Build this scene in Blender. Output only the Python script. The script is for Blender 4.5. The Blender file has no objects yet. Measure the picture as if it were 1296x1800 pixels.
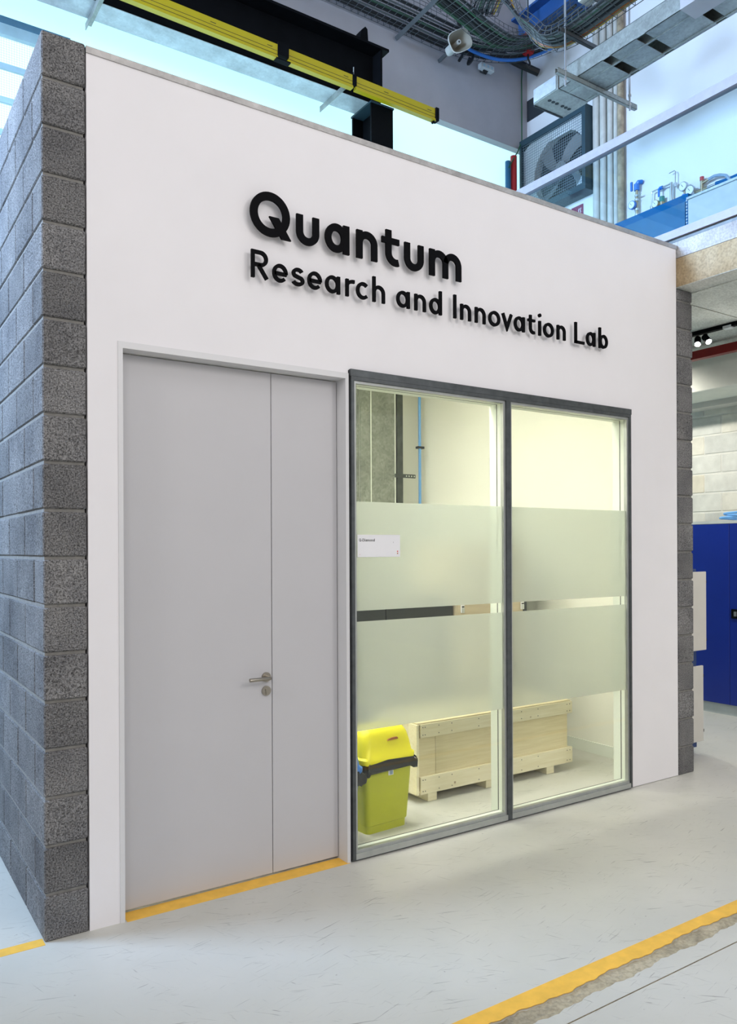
import bpy, bmesh, math, random
from mathutils import Vector, Matrix
random.seed(7)
PI = math.pi
scene = bpy.context.scene
COL = scene.collection

# ------------------------------------------------------------------ camera
cd = bpy.data.cameras.new('camera')
cam = bpy.data.objects.new('camera', cd)
COL.objects.link(cam)
scene.camera = cam
F_PX, SHIFT_PX = 1390.21, 64.76
yaw, pitch, roll = -0.5872, 0.0003, -0.0045
fw = Vector((-math.sin(yaw) * math.cos(pitch), math.cos(yaw) * math.cos(pitch), math.sin(pitch)))
rt = Vector((math.cos(yaw), math.sin(yaw), 0))
up = rt.cross(fw)
r2 = rt * math.cos(roll) + up * math.sin(roll)
u2 = -rt * math.sin(roll) + up * math.cos(roll)
cam.matrix_world = Matrix(((r2.x, u2.x, -fw.x, -0.9721), (r2.y, u2.y, -fw.y, -3.8632), (r2.z, u2.z, -fw.z, 1.8072), (0, 0, 0, 1)))
cd.sensor_fit = 'HORIZONTAL'
cd.sensor_width = 36
cd.lens = F_PX / 1296 * 36
cd.shift_y = SHIFT_PX / 1296
cd.clip_start = 0.05
cd.clip_end = 100

# ------------------------------------------------------------------ world, lights, exposure
scene.view_settings.view_transform = 'Standard'
scene.view_settings.look = 'None'
scene.view_settings.gamma = 1
scene.view_settings.exposure = 0
scene.view_settings.use_curve_mapping = False
scene.cycles.max_bounces = 7
scene.cycles.diffuse_bounces = 4
scene.cycles.use_adaptive_sampling = True
scene.cycles.adaptive_threshold = 0.05
w = bpy.data.worlds.new('world')
scene.world = w
w.use_nodes = True
w.node_tree.nodes['Background'].inputs[0].default_value = (0.96, 0.955, 0.98, 1)
w.node_tree.nodes['Background'].inputs[1].default_value = 0.56


def area(name, loc, target, sx, sy, power, col):
    l = bpy.data.lights.new(name, 'AREA')
    l.shape = 'RECTANGLE'
    l.size, l.size_y = sx, sy
    l.energy = power
    l.color = col
    o = bpy.data.objects.new(name, l)
    COL.objects.link(o)
    o.location = loc
    o.rotation_euler = (Vector(target) - Vector(loc)).to_track_quat('-Z', 'Y').to_euler()
    return o


# high hall lamps in front of the lab, then unseen lights added at left
area('hall_area_light', (-3.6, -6.8, 5.6), (0.2, 0, 0.5), 1.4, 2.6, 56, (1.0, 0.95, 0.93))
area('hall_area_light', (1.4, -7.6, 5.6), (2.0, 0, 0.7), 1.4, 2.6, 62, (1.0, 0.95, 0.93))
area('hall_area_light', (3.7, -7.0, 5.0), (4.3, 0.0, 0.4), 1.4, 2.6, 125, (1.0, 0.95, 0.93))
area('hall_area_light', (0.5, -4.4, 7.6), (1.6, -1.6, 0.0), 1.2, 2.6, 34, (1.0, 0.95, 0.93))
area('hall_area_light', (-6.8, -2.6, 6.0), (-0.2, 1.2, 1.9), 1.4, 2.6, 110, (1.0, 0.95, 0.93))  # neutral fill added to lift the block side wall
area('added_blue_light', (-5.1, 2.8, 7.0), (0.0, 2.2, 5.0), 3.0, 3.2, 1010, (0.47, 0.67, 1.0)).data.spread = 1.7  # blue light added for the block side wall and mezzanine wall

# ------------------------------------------------------------------ helpers


class MB:
    def __init__(s):
        s.v, s.f, s.solid = [], [], True

    def add(s, vs, fs):
        o = len(s.v)
        s.v += [tuple(v) for v in vs]
        s.f += [tuple(i + o for i in f) for f in fs]
        return s

    def box(s, x0, x1, y0, y1, z0, z1):
        return s.add([(x0, y0, z0), (x1, y0, z0), (x1, y1, z0), (x0, y1, z0), (x0, y0, z1), (x1, y0, z1), (x1, y1, z1), (x0, y1, z1)],
                     [(0, 3, 2, 1), (4, 5, 6, 7), (0, 1, 5, 4), (1, 2, 6, 5), (2, 3, 7, 6), (3, 0, 4, 7)])

    def cbox(s, x0, x1, y0, y1, z0, z1, c):
        """box with chamfered edges, 24 vertices"""
        vs, idx = [], {}
        X, Y, Z = (x0, x1), (y0, y1), (z0, z1)
        for i in (0, 1):
            for j in (0, 1):
                for k in (0, 1):
                    dx, dy, dz = (c if i == 0 else -c), (c if j == 0 else -c), (c if k == 0 else -c)
                    for a in range(3):
                        p = [X[i] + dx, Y[j] + dy, Z[k] + dz]
                        p[a] = (X, Y, Z)[a][(i, j, k)[a]]
                        idx[(i, j, k, a)] = len(vs)
                        vs.append(tuple(p))
        fs = []
        for a in range(3):
            b, d = (a + 1) % 3, (a + 2) % 3
            for e in (0, 1):
                q = []
                for (m, n) in ((0, 0), (1, 0), (1, 1), (0, 1)):
                    t = [0, 0, 0]
                    t[a], t[b], t[d] = e, m, n
                    q.append(idx[(t[0], t[1], t[2], a)])
                fs.append(tuple(q if e else q[::-1]))
            for m in (0, 1):
                for n in (0, 1):
                    t0, t1 = [0, 0, 0], [0, 0, 0]
                    t0[a], t0[b], t0[d] = 0, m, n
                    t1[a], t1[b], t1[d] = 1, m, n
                    q = [idx[(*t0, b)], idx[(*t1, b)], idx[(*t1, d)], idx[(*t0, d)]]
                    fs.append(tuple(q if (m != n) else q[::-1]))
        for i in (0, 1):
            for j in (0, 1):
                for k in (0, 1):
                    q = [idx[(i, j, k, a)] for a in range(3)]
                    fs.append(tuple(q if (i + j + k) % 2 else q[::-1]))
        return s.add(vs, fs)

    def prism(s, poly, axis, a0, a1):
        """polygon (list of 2d) extruded along an axis"""
        n = len(poly)

        def pt(p, a):
            return {'x': (a, p[0], p[1]), 'y': (p[0], a, p[1]), 'z': (p[0], p[1], a)}[axis]
        vs = [pt(p, a0) for p in poly] + [pt(p, a1) for p in poly]
        fs = [tuple(range(n)), tuple(range(2 * n - 1, n - 1, -1))]
        fs += [(i, i + n, (i + 1) % n + n, (i + 1) % n) for i in range(n)]
        return s.add(vs, fs)

    def tube(s, pts, r, n=8, caps=True):
        pts = [Vector(p) for p in pts]
        rings = []
        prev = None
        for i, p in enumerate(pts):
            a = pts[max(0, i - 1)]
            b = pts[min(len(pts) - 1, i + 1)]
            t = (b - a).normalized()
            if prev is None:
                ref = Vector((0, 0, 1)) if abs(t.z) < 0.9 else Vector((1, 0, 0))
                u = t.cross(ref).normalized()
            else:
                u = (prev - t * prev.dot(t)).normalized()
            prev = u
            v = t.cross(u)
            rr = r[i] if isinstance(r, (list, tuple)) else r
            rings.append([p + (u * math.cos(2 * PI * k / n) + v * math.sin(2 * PI * k / n)) * rr for k in range(n)])
        vs = [q for rg in rings for q in rg]
        fs = []
        for i in range(len(rings) - 1):
            for k in range(n):
                a, b = i * n + k, i * n + (k + 1) % n
                fs.append((a, b, b + n, a + n))
        if caps:
            fs.append(tuple(range(n - 1, -1, -1)))
            m = (len(rings) - 1) * n
            fs.append(tuple(range(m, m + n)))
        return s.add(vs, fs)

    def cyl(s, p0, p1, r, n=12):
        return s.tube([p0, p1], r, n)

    def loft(s, rings, cap0=True, cap1=True):
        n = len(rings[0])
        vs = [q for rg in rings for q in rg]
        fs = []
        for i in range(len(rings) - 1):
            for k in range(n):
                a, b = i * n + k, i * n + (k + 1) % n
                fs.append((a, b, b + n, a + n))
        if cap0:
            fs.append(tuple(range(n - 1, -1, -1)))
        if cap1:
            m = (len(rings) - 1) * n
            fs.append(tuple(range(m, m + n)))
        return s.add(vs, fs)

    def stroke(s, path, wd, y0, y1, closed=False):
        """flat ribbon of width wd along a 2d (x,z) path, extruded from y0 to y1"""
        P = [Vector((p[0], p[1])) for p in path]
        n = len(P)
        L, R = [], []
        for i in range(n):
            if closed:
                a, b, c = P[i - 1], P[i], P[(i + 1) % n]
            else:
                a, b, c = P[max(0, i - 1)], P[i], P[min(n - 1, i + 1)]
            d1 = (b - a).normalized() if (b - a).length > 1e-9 else (c - b).normalized()
            d2 = (c - b).normalized() if (c - b).length > 1e-9 else d1
            n1, n2 = Vector((-d1.y, d1.x)), Vector((-d2.y, d2.x))
            m = (n1 + n2)
            m = m.normalized() if m.length > 1e-6 else n1
            k = wd / 2 / max(0.35, m.dot(n1))
            L.append(b + m * k)
            R.append(b - m * k)
        y0, y1 = y0 + 0.0004, y1 - 0.0004
        vs = []
        for i in range(n):
            vs += [(L[i].x, y0, L[i].y), (R[i].x, y0, R[i].y), (L[i].x, y1, L[i].y), (R[i].x, y1, R[i].y)]
        fs = []
        rng = range(n if closed else n - 1)
        for i in rng:
            a, b = 4 * i, 4 * ((i + 1) % n)
            fs += [(a, b, b + 1, a + 1), (a + 2, a + 3, b + 3, b + 2), (a, a + 2, b + 2, b), (a + 1, b + 1, b + 3, a + 3)]
        if not closed:
            fs += [(0, 1, 3, 2), (4 * (n - 1), 4 * (n - 1) + 2, 4 * (n - 1) + 3, 4 * (n - 1) + 1)]
        return s.add(vs, fs)

    def mesh(s, name, mat, smooth=False):
        me = bpy.data.meshes.new(name)
        me.from_pydata(s.v, [], s.f)
        me.update()
        if s.solid:
            bm = bmesh.new()
            bm.from_mesh(me)
            bmesh.ops.recalc_face_normals(bm, faces=bm.faces)
            bm.to_mesh(me)
            bm.free()
        if mat is not None:
            me.materials.append(mat)
        if smooth:
            me.polygons.foreach_set('use_smooth', [True] * len(me.polygons))
            try:
                me.set_sharp_from_angle(angle=math.radians(38))
            except Exception:
                pass
        return me

    def build(s, name, mat, parent=None, smooth=False):
        o = bpy.data.objects.new(name, s.mesh(name, mat, smooth))
        COL.objects.link(o)
        if parent is not None:
            o.parent = parent
        return o


def inst(name, me, parent, loc, rot=(0, 0, 0)):
    o = bpy.data.objects.new(name, me)
    COL.objects.link(o)
    o.parent = parent
    o.location = loc
    o.rotation_euler = rot
    return o


def tag(o, label, cat, group=None):
    o['label'] = label
    o['category'] = cat
    if group:
        o['group'] = group
    return o


def thing(name, label, cat, loc=(0, 0, 0), rz=0, group=None):
    o = bpy.data.objects.new(name, None)
    COL.objects.link(o)
    o.location = loc
    o.rotation_euler = (0, 0, rz)
    return tag(o, label, cat, group)


def struct(o, label=None):
    o['kind'] = 'structure'
    if label:
        o['label'] = label
    return o


def sroot(name, label=None):
    o = bpy.data.objects.new(name, None)
    COL.objects.link(o)
    return struct(o, label)


def B(x0, x1, y0, y1, z0, z1):
    return MB().box(x0, x1, y0, y1, z0, z1)


# ------------------------------------------------------------------ materials
def newmat(name):
    m = bpy.data.materials.new(name)
    m.use_nodes = True
    nt = m.node_tree
    return m, nt, nt.nodes['Principled BSDF'], nt.nodes, nt.links


def world_pos(nt):
    g = nt.nodes.new('ShaderNodeNewGeometry')
    return g.outputs['Position']


def noise(nt, vec, scale, detail=4, rough=0.55, dist=0.0):
    n = nt.nodes.new('ShaderNodeTexNoise')
    n.inputs['Scale'].default_value = scale
    n.inputs['Detail'].default_value = detail
    n.inputs['Roughness'].default_value = rough
    n.inputs['Distortion'].default_value = dist
    nt.links.new(vec, n.inputs['Vector'])
    return n.outputs['Fac']


def ramp(nt, fac, stops):
    r = nt.nodes.new('ShaderNodeValToRGB')
    e = r.color_ramp.elements
    while len(e) < len(stops):
        e.new(0.5)
    for el, (p, c) in zip(e, stops):
        el.position = p
        el.color = (c if len(c) == 4 else (*c, 1)) if isinstance(c, tuple) else (c, c, c, 1)
    nt.links.new(fac, r.inputs['Fac'])
    return r.outputs['Color']


def mix(nt, fac, a, b, mode='MIX'):
    m = nt.nodes.new('ShaderNodeMix')
    m.data_type = 'RGBA'
    m.blend_type = mode
    for sock, val in ((m.inputs[0], fac), (m.inputs[6], a), (m.inputs[7], b)):
        if hasattr(val, 'is_output'):
            nt.links.new(val, sock)
        elif isinstance(val, (int, float)):
            sock.default_value = val
        else:
            sock.default_value = (*val, 1)
    return m.outputs[2]


def scaled(nt, vec, sc, rot=(0, 0, 0)):
    m = nt.nodes.new('ShaderNodeMapping')
    m.inputs['Scale'].default_value = sc
    m.inputs['Rotation'].default_value = rot
    nt.links.new(vec, m.inputs['Vector'])
    return m.outputs['Vector']


def bump(nt, bsdf, h, strength, dist):
    b = nt.nodes.new('ShaderNodeBump')
    b.inputs['Strength'].default_value = strength
    b.inputs['Distance'].default_value = dist
    nt.links.new(h, b.inputs['Height'])
    nt.links.new(b.outputs['Normal'], bsdf.inputs['Normal'])


def plain(name, col, rough=0.5, metal=0.0, var=0.08, scale=9, bmp=0.0, spec=0.5):
    m, nt, b, N, L = newmat(name)
    p = world_pos(nt)
    n = noise(nt, p, scale, 5)
    c = ramp(nt, n, [(0.25, tuple(x * (1 - var) for x in col)), (0.75, tuple(min(1, x * (1 + var)) for x in col))])
    L.new(c, b.inputs['Base Color'])
    b.inputs['Roughness'].default_value = rough
    b.inputs['Metallic'].default_value = metal
    b.inputs['Specular IOR Level'].default_value = spec
    if bmp:
        bump(nt, b, noise(nt, p, scale * 14, 3), bmp, 0.002)
    return m


def emit(name, col, strength):
    m, nt, b, N, L = newmat(name)
    b.inputs['Base Color'].default_value = (*[min(.8, c) for c in col], 1)
    b.inputs['Emission Color'].default_value = (*col, 1)
    b.inputs['Emission Strength'].default_value = strength
    return m


def mat_block():
    m, nt, b, N, L = newmat('concrete_block')
    p = world_pos(nt)
    base = ramp(nt, noise(nt, p, 3.2, 5), [(0.3, (0.135, 0.135, 0.14)), (0.7, (0.235, 0.232, 0.23))])
    fine = ramp(nt, noise(nt, p, 150, 3, 0.6), [(0.32, 0.25), (0.5, 1.0), (0.68, 1.45)])
    c = mix(nt, 1.0, base, fine, 'MULTIPLY')
    inf = N.new('ShaderNodeObjectInfo')
    rnd = ramp(nt, inf.outputs['Random'], [(0, 0.84), (1, 1.14)])
    c = mix(nt, 1.0, c, rnd, 'MULTIPLY')
    st = ramp(nt, noise(nt, scaled(nt, p, (6, 6, 1.2)), 2.0, 4), [(0.55, 0.0), (0.8, 0.35)])
    c = mix(nt, st, c, (0.30, 0.29, 0.27))
    L.new(c, b.inputs['Base Color'])
    b.inputs['Roughness'].default_value = 0.95
    b.inputs['Specular IOR Level'].default_value = 0.15
    pit = ramp(nt, noise(nt, p, 120, 3, 0.65), [(0.33, 0.0), (0.47, 1.0)])
    bump(nt, b, pit, 0.85, 0.006)
    return m


def mat_painted_block():
    m, nt, b, N, L = newmat('cream_painted_block')
    p = world_pos(nt)
    inf = N.new('ShaderNodeObjectInfo')
    c = ramp(nt, inf.outputs['Random'], [(0, (0.50, 0.51, 0.48)), (0.6, (0.60, 0.60, 0.55)), (1, (0.64, 0.60, 0.49))])
    c = mix(nt, 1.0, c, ramp(nt, noise(nt, p, 6, 5), [(0.3, 0.85), (0.7, 1.1)]), 'MULTIPLY')
    L.new(c, b.inputs['Base Color'])
    b.inputs['Roughness'].default_value = 0.8
    bump(nt, b, noise(nt, p, 90, 3), 0.4, 0.004)
    return m


def mat_floor():
    m, nt, b, N, L = newmat('painted_concrete_floor')
    p = world_pos(nt)
    c = ramp(nt, noise(nt, p, 0.9, 5), [(0.3, (0.52, 0.525, 0.485)), (0.7, (0.615, 0.605, 0.555))])
    c = mix(nt, ramp(nt, noise(nt, p, 2.6, 4), [(0.55, 0.0), (0.8, 0.35)]), c, (0.56, 0.55, 0.48))
    # fine dark scuffs and scratches
    for k, (rot, sc, th) in enumerate(((0.35, (3.0, 60, 1), 0.66), (-0.25, (4, 75, 1), 0.66), (1.25, (4, 55, 1), 0.675), (0.8, (3.5, 70, 1), 0.67))):
        v = scaled(nt, scaled(nt, p, (1, 1, 1), (0, 0, rot)), sc)
        s1 = ramp(nt, noise(nt, v, 1.3, 3, 0.6, 0.6), [(th - 0.02, 0.0), (th + 0.03, 1.0)])
        msk = ramp(nt, noise(nt, p, 2.0 + k, 2), [(0.42, 0.0), (0.62, 0.75)])
        f = mix(nt, 1.0, s1, msk, 'MULTIPLY')
        c = mix(nt, f, c, (0.24, 0.235, 0.22))
    sp = ramp(nt, noise(nt, p, 28, 2, 0.5), [(0.73, 0.0), (0.77, 0.55)])
    c = mix(nt, sp, c, (0.22, 0.21, 0.19))
    L.new(c, b.inputs['Base Color'])
    r = ramp(nt, noise(nt, p, 3, 4), [(0.3, 0.34), (0.7, 0.52)])
    L.new(r, b.inputs['Roughness'])
    b.inputs['Specular IOR Level'].default_value = 0.35
    bump(nt, b, noise(nt, p, 40, 4), 0.06, 0.002)
    return m


def mat_screed(name, c0, c1, c2):
    m, nt, b, N, L = newmat(name)
    p = world_pos(nt)
    c = ramp(nt, noise(nt, p, 3.0, 6, 0.6, 0.4), [(0.28, c0), (0.5, c1), (0.75, c2)])
    c = mix(nt, 1.0, c, ramp(nt, noise(nt, p, 60, 3), [(0.3, 0.75), (0.6, 1.1)]), 'MULTIPLY')
    L.new(c, b.inputs['Base Color'])
    b.inputs['Roughness'].default_value = 0.9
    bump(nt, b, noise(nt, p, 45, 4), 0.5, 0.006)
    return m


def mat_wood(name, c0, c1, knots=True):
    m, nt, b, N, L = newmat(name)
    p = world_pos(nt)
    v = scaled(nt, p, (1.6, 14, 26))
    c = ramp(nt, noise(nt, v, 2.0, 5, 0.6, 0.5), [(0.3, c0), (0.7, c1)])
    if knots:
        k = ramp(nt, noise(nt, scaled(nt, p, (1, 1, 1.2)), 13, 2, 0.4), [(0.74, 0.0), (0.80, 0.8)])
        c = mix(nt, k, c, (0.30, 0.19, 0.08))
    inf = N.new('ShaderNodeObjectInfo')
    c = mix(nt, 1.0, c, ramp(nt, inf.outputs['Random'], [(0, 0.86), (1, 1.08)]), 'MULTIPLY')
    L.new(c, b.inputs['Base Color'])
    b.inputs['Roughness'].default_value = 0.75
    bump(nt, b, noise(nt, v, 6, 3), 0.15, 0.002)
    return m


def mat_galv(name='galvanised_steel', col=(0.30, 0.325, 0.30), metal=0.4):
    m, nt, b, N, L = newmat(name)
    p = world_pos(nt)
    vo = N.new('ShaderNodeTexVoronoi')
    vo.inputs['Scale'].default_value = 45
    L.new(p, vo.inputs['Vector'])
    bw = N.new('ShaderNodeRGBToBW')
    L.new(vo.outputs['Color'], bw.inputs[0])
    c = mix(nt, 0.10, col, bw.outputs[0])
    c = mix(nt, 1.0, c, ramp(nt, noise(nt, p, 5, 5), [(0.3, 0.75), (0.7, 1.15)]), 'MULTIPLY')
    L.new(c, b.inputs['Base Color'])
    b.inputs['Metallic'].default_value = metal
    b.inputs['Roughness'].default_value = 0.42
    return m


def mat_glass(name, tint, gloss=0.03):
    m, nt, b, N, L = newmat(name)
    out = N['Material Output']
    t = N.new('ShaderNodeBsdfTransparent')
    t.inputs[0].default_value = (*tint, 1)
    g = N.new('ShaderNodeBsdfGlossy')
    g.inputs['Roughness'].default_value = 0.02
    lw = N.new('ShaderNodeLayerWeight')
    lw.inputs['Blend'].default_value = 0.5
    pw = N.new('ShaderNodeMath')
    pw.operation = 'POWER'
    pw.inputs[1].default_value = 5.0
    L.new(lw.outputs['Facing'], pw.inputs[0])
    ma = N.new('ShaderNodeMath')
    ma.operation = 'MULTIPLY_ADD'
    ma.inputs[1].default_value = 0.5
    ma.inputs[2].default_value = gloss
    L.new(pw.outputs[0], ma.inputs[0])
    mx = N.new('ShaderNodeMixShader')
    L.new(ma.outputs[0], mx.inputs[0])
    L.new(t.outputs[0], mx.inputs[1])
    L.new(g.outputs[0], mx.inputs[2])
    L.new(mx.outputs[0], out.inputs[0])
    N.remove(b)
    return m


def mat_frost():
    m, nt, b, N, L = newmat('frosted_film')
    out = N['Material Output']
    rf = N.new('ShaderNodeBsdfRefraction')
    rf.inputs['Color'].default_value = (0.90, 0.93, 0.88, 1)
    rf.inputs['Roughness'].default_value = 0.27
    rf.inputs['IOR'].default_value = 1.30
    tl = N.new('ShaderNodeBsdfTranslucent')
    tl.inputs['Color'].default_value = (0.88, 0.90, 0.86, 1)
    df = N.new('ShaderNodeBsdfDiffuse')
    df.inputs['Color'].default_value = (0.78, 0.80, 0.76, 1)
    m1 = N.new('ShaderNodeMixShader')
    m1.inputs[0].default_value = 0.33
    L.new(rf.outputs[0], m1.inputs[1])
    L.new(tl.outputs[0], m1.inputs[2])
    m2 = N.new('ShaderNodeMixShader')
    m2.inputs[0].default_value = 0.22
    L.new(m1.outputs[0], m2.inputs[1])
    L.new(df.outputs[0], m2.inputs[2])
    L.new(m2.outputs[0], out.inputs[0])
    N.remove(b)
    return m


def mat_perforated():
    m, nt, b, N, L = newmat('perforated_daylight_screen')
    p = world_pos(nt)
    v = N.new('ShaderNodeTexVoronoi')
    v.inputs['Scale'].default_value = 42
    v.inputs['Randomness'].default_value = 0.0
    L.new(p, v.inputs['Vector'])
    c = ramp(nt, v.outputs['Distance'], [(0.34, (0.97, 1.0, 1.0)), (0.52, (0.45, 0.80, 0.92))])
    L.new(c, b.inputs['Emission Color'])
    b.inputs['Emission Strength'].default_value = 1.0
    b.inputs['Base Color'].default_value = (0.3, 0.3, 0.3, 1)
    return m


M = dict(
    block=mat_block(), mortar=plain('mortar', (0.22, 0.215, 0.20), 0.95, var=0.2, scale=30, bmp=0.6),
    cblock=mat_painted_block(), cmortar=plain('cream_mortar', (0.62, 0.62, 0.57), 0.9),
    white=plain('white_wall_board', (0.80, 0.785, 0.80), 0.62, var=0.02, scale=2.5, bmp=0.03, spec=0.3),
    door=plain('grey_door_laminate', (0.52, 0.515, 0.53), 0.45, var=0.015, scale=3, spec=0.35),
    doorframe=plain('pale_grey_door_frame', (0.66, 0.66, 0.67), 0.45, var=0.015),
    trim=mat_galv('trim_steel', (0.44, 0.43, 0.42), 0.5),
    floor=mat_floor(), ground=mat_screed('broken_screed', (0.24, 0.21, 0.15), (0.42, 0.37, 0.26), (0.54, 0.48, 0.36)),
    slab=mat_screed('brown_slab_concrete', (0.24, 0.17, 0.09), (0.38, 0.29, 0.17), (0.52, 0.43, 0.29)),
    slab2=mat_screed('grey_slab_concrete', (0.28, 0.28, 0.29), (0.42, 0.42, 0.43), (0.58, 0.58, 0.58)),
    soffit=mat_screed('soffit_concrete', (0.42, 0.44, 0.40), (0.52, 0.54, 0.50), (0.60, 0.62, 0.58)),
    yline=plain('yellow_floor_paint', (0.86, 0.50, 0.07), 0.6, var=0.12, scale=14),
    black=plain('black_acrylic', (0.003, 0.003, 0.004), 0.6, var=0.1, spec=0.06),
    steel=plain('brushed_stainless', (0.36, 0.33, 0.28), 0.28, 0.95, var=0.06),
    dsteel=plain('dark_frame_steel', (0.085, 0.095, 0.10), 0.42, 0.5, var=0.25, scale=18),
    msteel=plain('mid_grey_frame_aluminium', (0.42, 0.44, 0.43), 0.4, 0.6, var=0.1, scale=12),
    pale=plain('pale_inner_frame', (0.74, 0.78, 0.70), 0.5, var=0.02),
    cream=plain('cream_lab_wall', (0.86, 0.86, 0.77), 0.75, var=0.015, scale=2),
    lceil=plain('lab_ceiling_white', (0.82, 0.82, 0.76), 0.8, var=0.02),
    glass=mat_glass('clear_partition_glass', (0.985, 0.995, 0.975)),
    bglass=mat_glass('blue_balustrade_glass', (0.87, 0.95, 0.985)),
    frost=mat_frost(),
    ply=mat_wood('crate_plywood', (0.72, 0.62, 0.36), (0.84, 0.75, 0.50)),
    pine=mat_wood('crate_pine', (0.80, 0.72, 0.48), (0.90, 0.84, 0.63)),
    case=mat_wood('tan_case_board', (0.50, 0.42, 0.30), (0.56, 0.48, 0.34), False),
    ybin=plain('olive_yellow_bin_plastic', (0.50, 0.52, 0.022), 0.42, var=0.03),
    ylid=plain('bright_yellow_lid_plastic', (0.90, 0.80, 0.015), 0.38, var=0.02),
    bbin=plain('blue_bin_plastic', (0.03, 0.17, 0.52), 0.4, var=0.03),
    bag=plain('black_bin_bag', (0.012, 0.013, 0.013), 0.22, var=0.3, scale=30, spec=0.7),
    paper=plain('white_label', (0.80, 0.80, 0.82), 0.6, var=0.01),
    red=plain('red_dot', (0.60, 0.03, 0.02), 0.5), orange=plain('brown_orange_dot', (0.42, 0.14, 0.03), 0.5),
    ink=plain('black_ink', (0.02, 0.02, 0.02), 0.6),
    sheet=mat_galv('weathered_zinc_sheet', (0.21, 0.23, 0.19), 0.35),
    postm=plain('dark_post_steel', (0.06, 0.07, 0.06), 0.5, 0.4, var=0.5, scale=14),
    conduit=plain('light_blue_conduit', (0.16, 0.42, 0.82), 0.4, var=0.02),
    dark=plain('charcoal_casing', (0.018, 0.022, 0.022), 0.4, var=0.2),
    girder=plain('black_girder_paint', (0.0035, 0.004, 0.005), 0.6, var=0.25, scale=6, spec=0.06),
    galv=mat_galv(), galvl=mat_galv('flange_underside_zinc', (0.50, 0.56, 0.60), 0.25),
    yrail=plain('yellow_conductor_rail', (0.46, 0.36, 0.003), 0.40, var=0.03),
    grey=plain('grey_render_wall', (0.40, 0.39, 0.41), 0.85, var=0.06, scale=3, bmp=0.1),
    bwall=plain('white_mezzanine_wall', (0.76, 0.77, 0.79), 0.8, var=0.03, scale=1.2),
    ceil=plain('blue_grey_ceiling', (0.30, 0.38, 0.50), 0.85, var=0.15, scale=1.0),
    bluesteel=plain('blue_crane_steel', (0.03, 0.12, 0.36), 0.45, var=0.1),
    horn=plain('off_white_horn_plastic', (0.56, 0.56, 0.52), 0.5, var=0.06),
    horni=plain('beige_horn_inside', (0.30, 0.27, 0.21), 0.6, var=0.1),
    wire=plain('zinc_wire', (0.10, 0.11, 0.115), 0.5, 0.4, var=0.2),
    cable=plain('black_cable', (0.012, 0.014, 0.016), 0.5), gcable=plain('green_cable', (0.02, 0.10, 0.04), 0.5),
    ycable=plain('yellow_cable', (0.62, 0.42, 0.03), 0.5), gycable=plain('grey_cable', (0.12, 0.14, 0.14), 0.5),
    bcable=plain('blue_cable', (0.02, 0.15, 0.50), 0.45), ocable=plain('orange_cable', (0.34, 0.11, 0.03), 0.5),
    fanframe=plain('slate_blue_fan_housing', (0.022, 0.052, 0.072), 0.5, var=0.1),
    fanpanel=plain('pale_fan_panel', (0.62, 0.66, 0.68), 0.5, var=0.05),
    rail=plain('brushed_handrail', (0.27, 0.26, 0.30), 0.5, 0.2, var=0.08, scale=20),
    guard=plain('guard_wire', (0.16, 0.22, 0.26), 0.5),
    blade=plain('grey_fan_blade', (0.20, 0.21, 0.21), 0.45, var=0.06),
    fandark=plain('dark_fan_well', (0.02, 0.025, 0.03), 0.7),
    pipe=plain('lagged_white_pipe', (0.50, 0.49, 0.45), 0.55, var=0.18, scale=7),
    rpipe=plain('red_pipe_paint', (0.40, 0.015, 0.015), 0.4), bpipe=plain('dark_blue_pipe_paint', (0.015, 0.12, 0.25), 0.4),
    rust=plain('brown_rusty_pipe', (0.34, 0.27, 0.18), 0.75, var=0.5, scale=12),
    brass=plain('brass_fitting', (0.46, 0.38, 0.25), 0.35, 0.7), chrome=plain('steel_tube', (0.55, 0.57, 0.58), 0.3, 0.8),
    valve=plain('blue_valve_paint', (0.02, 0.17, 0.55), 0.4), dial=plain('white_gauge_dial', (0.80, 0.83, 0.84), 0.3),
    teal=plain('green_knob', (0.01, 0.22, 0.20), 0.4), knob=plain('red_knob', (0.45, 0.05, 0.05), 0.4),
    bluebox=plain('bright_blue_enclosure', (0.002, 0.10, 0.26), 0.6, var=0.05, spec=0.1),
    hose=plain('grey_hose', (0.25, 0.34, 0.44), 0.4), signred=plain('maroon_sign', (0.24, 0.03, 0.09), 0.5),
    cabblue=plain('royal_blue_cabinet', (0.004, 0.022, 0.24), 0.35, var=0.05, scale=5),
    plinth=plain('pale_grey_plinth', (0.45, 0.49, 0.48), 0.6), beige=plain('beige_locker_door', (0.56, 0.54, 0.50), 0.55, var=0.03),
    lockblue=plain('navy_locker', (0.01, 0.035, 0.14), 0.5), creambeam=plain('cream_beam_paint', (0.68, 0.69, 0.62), 0.7, var=0.04),
    redbeam=plain('dark_red_steel', (0.20, 0.006, 0.004), 0.4, var=0.1), plastic=plain('white_socket_plastic', (0.62, 0.66, 0.68), 0.5),
    wallglow=emit('daylit_wall_glow', (0.56, 0.90, 1.0), 0.96), perf=mat_perforated(),  # daylight on the white back wall put in as emission
    winframe=plain('blue_window_frame', (0.10, 0.24, 0.36), 0.5), winbar=plain('pale_window_bar', (0.40, 0.62, 0.72), 0.5),
    labled=emit('lab_lamp_diffuser', (1.0, 0.985, 0.90), 33.0), spot=emit('spot_lens', (1.0, 0.97, 0.92), 40.0),
    sideglow=emit('added_side_glow', (0.5, 0.8, 1.0), 0.8),  # glow of the unseen panel added at left
)

# ------------------------------------------------------------------ setting: floor
H, W = 4.2, 4.54
XA, XB = -9.0, 8.0


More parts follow.
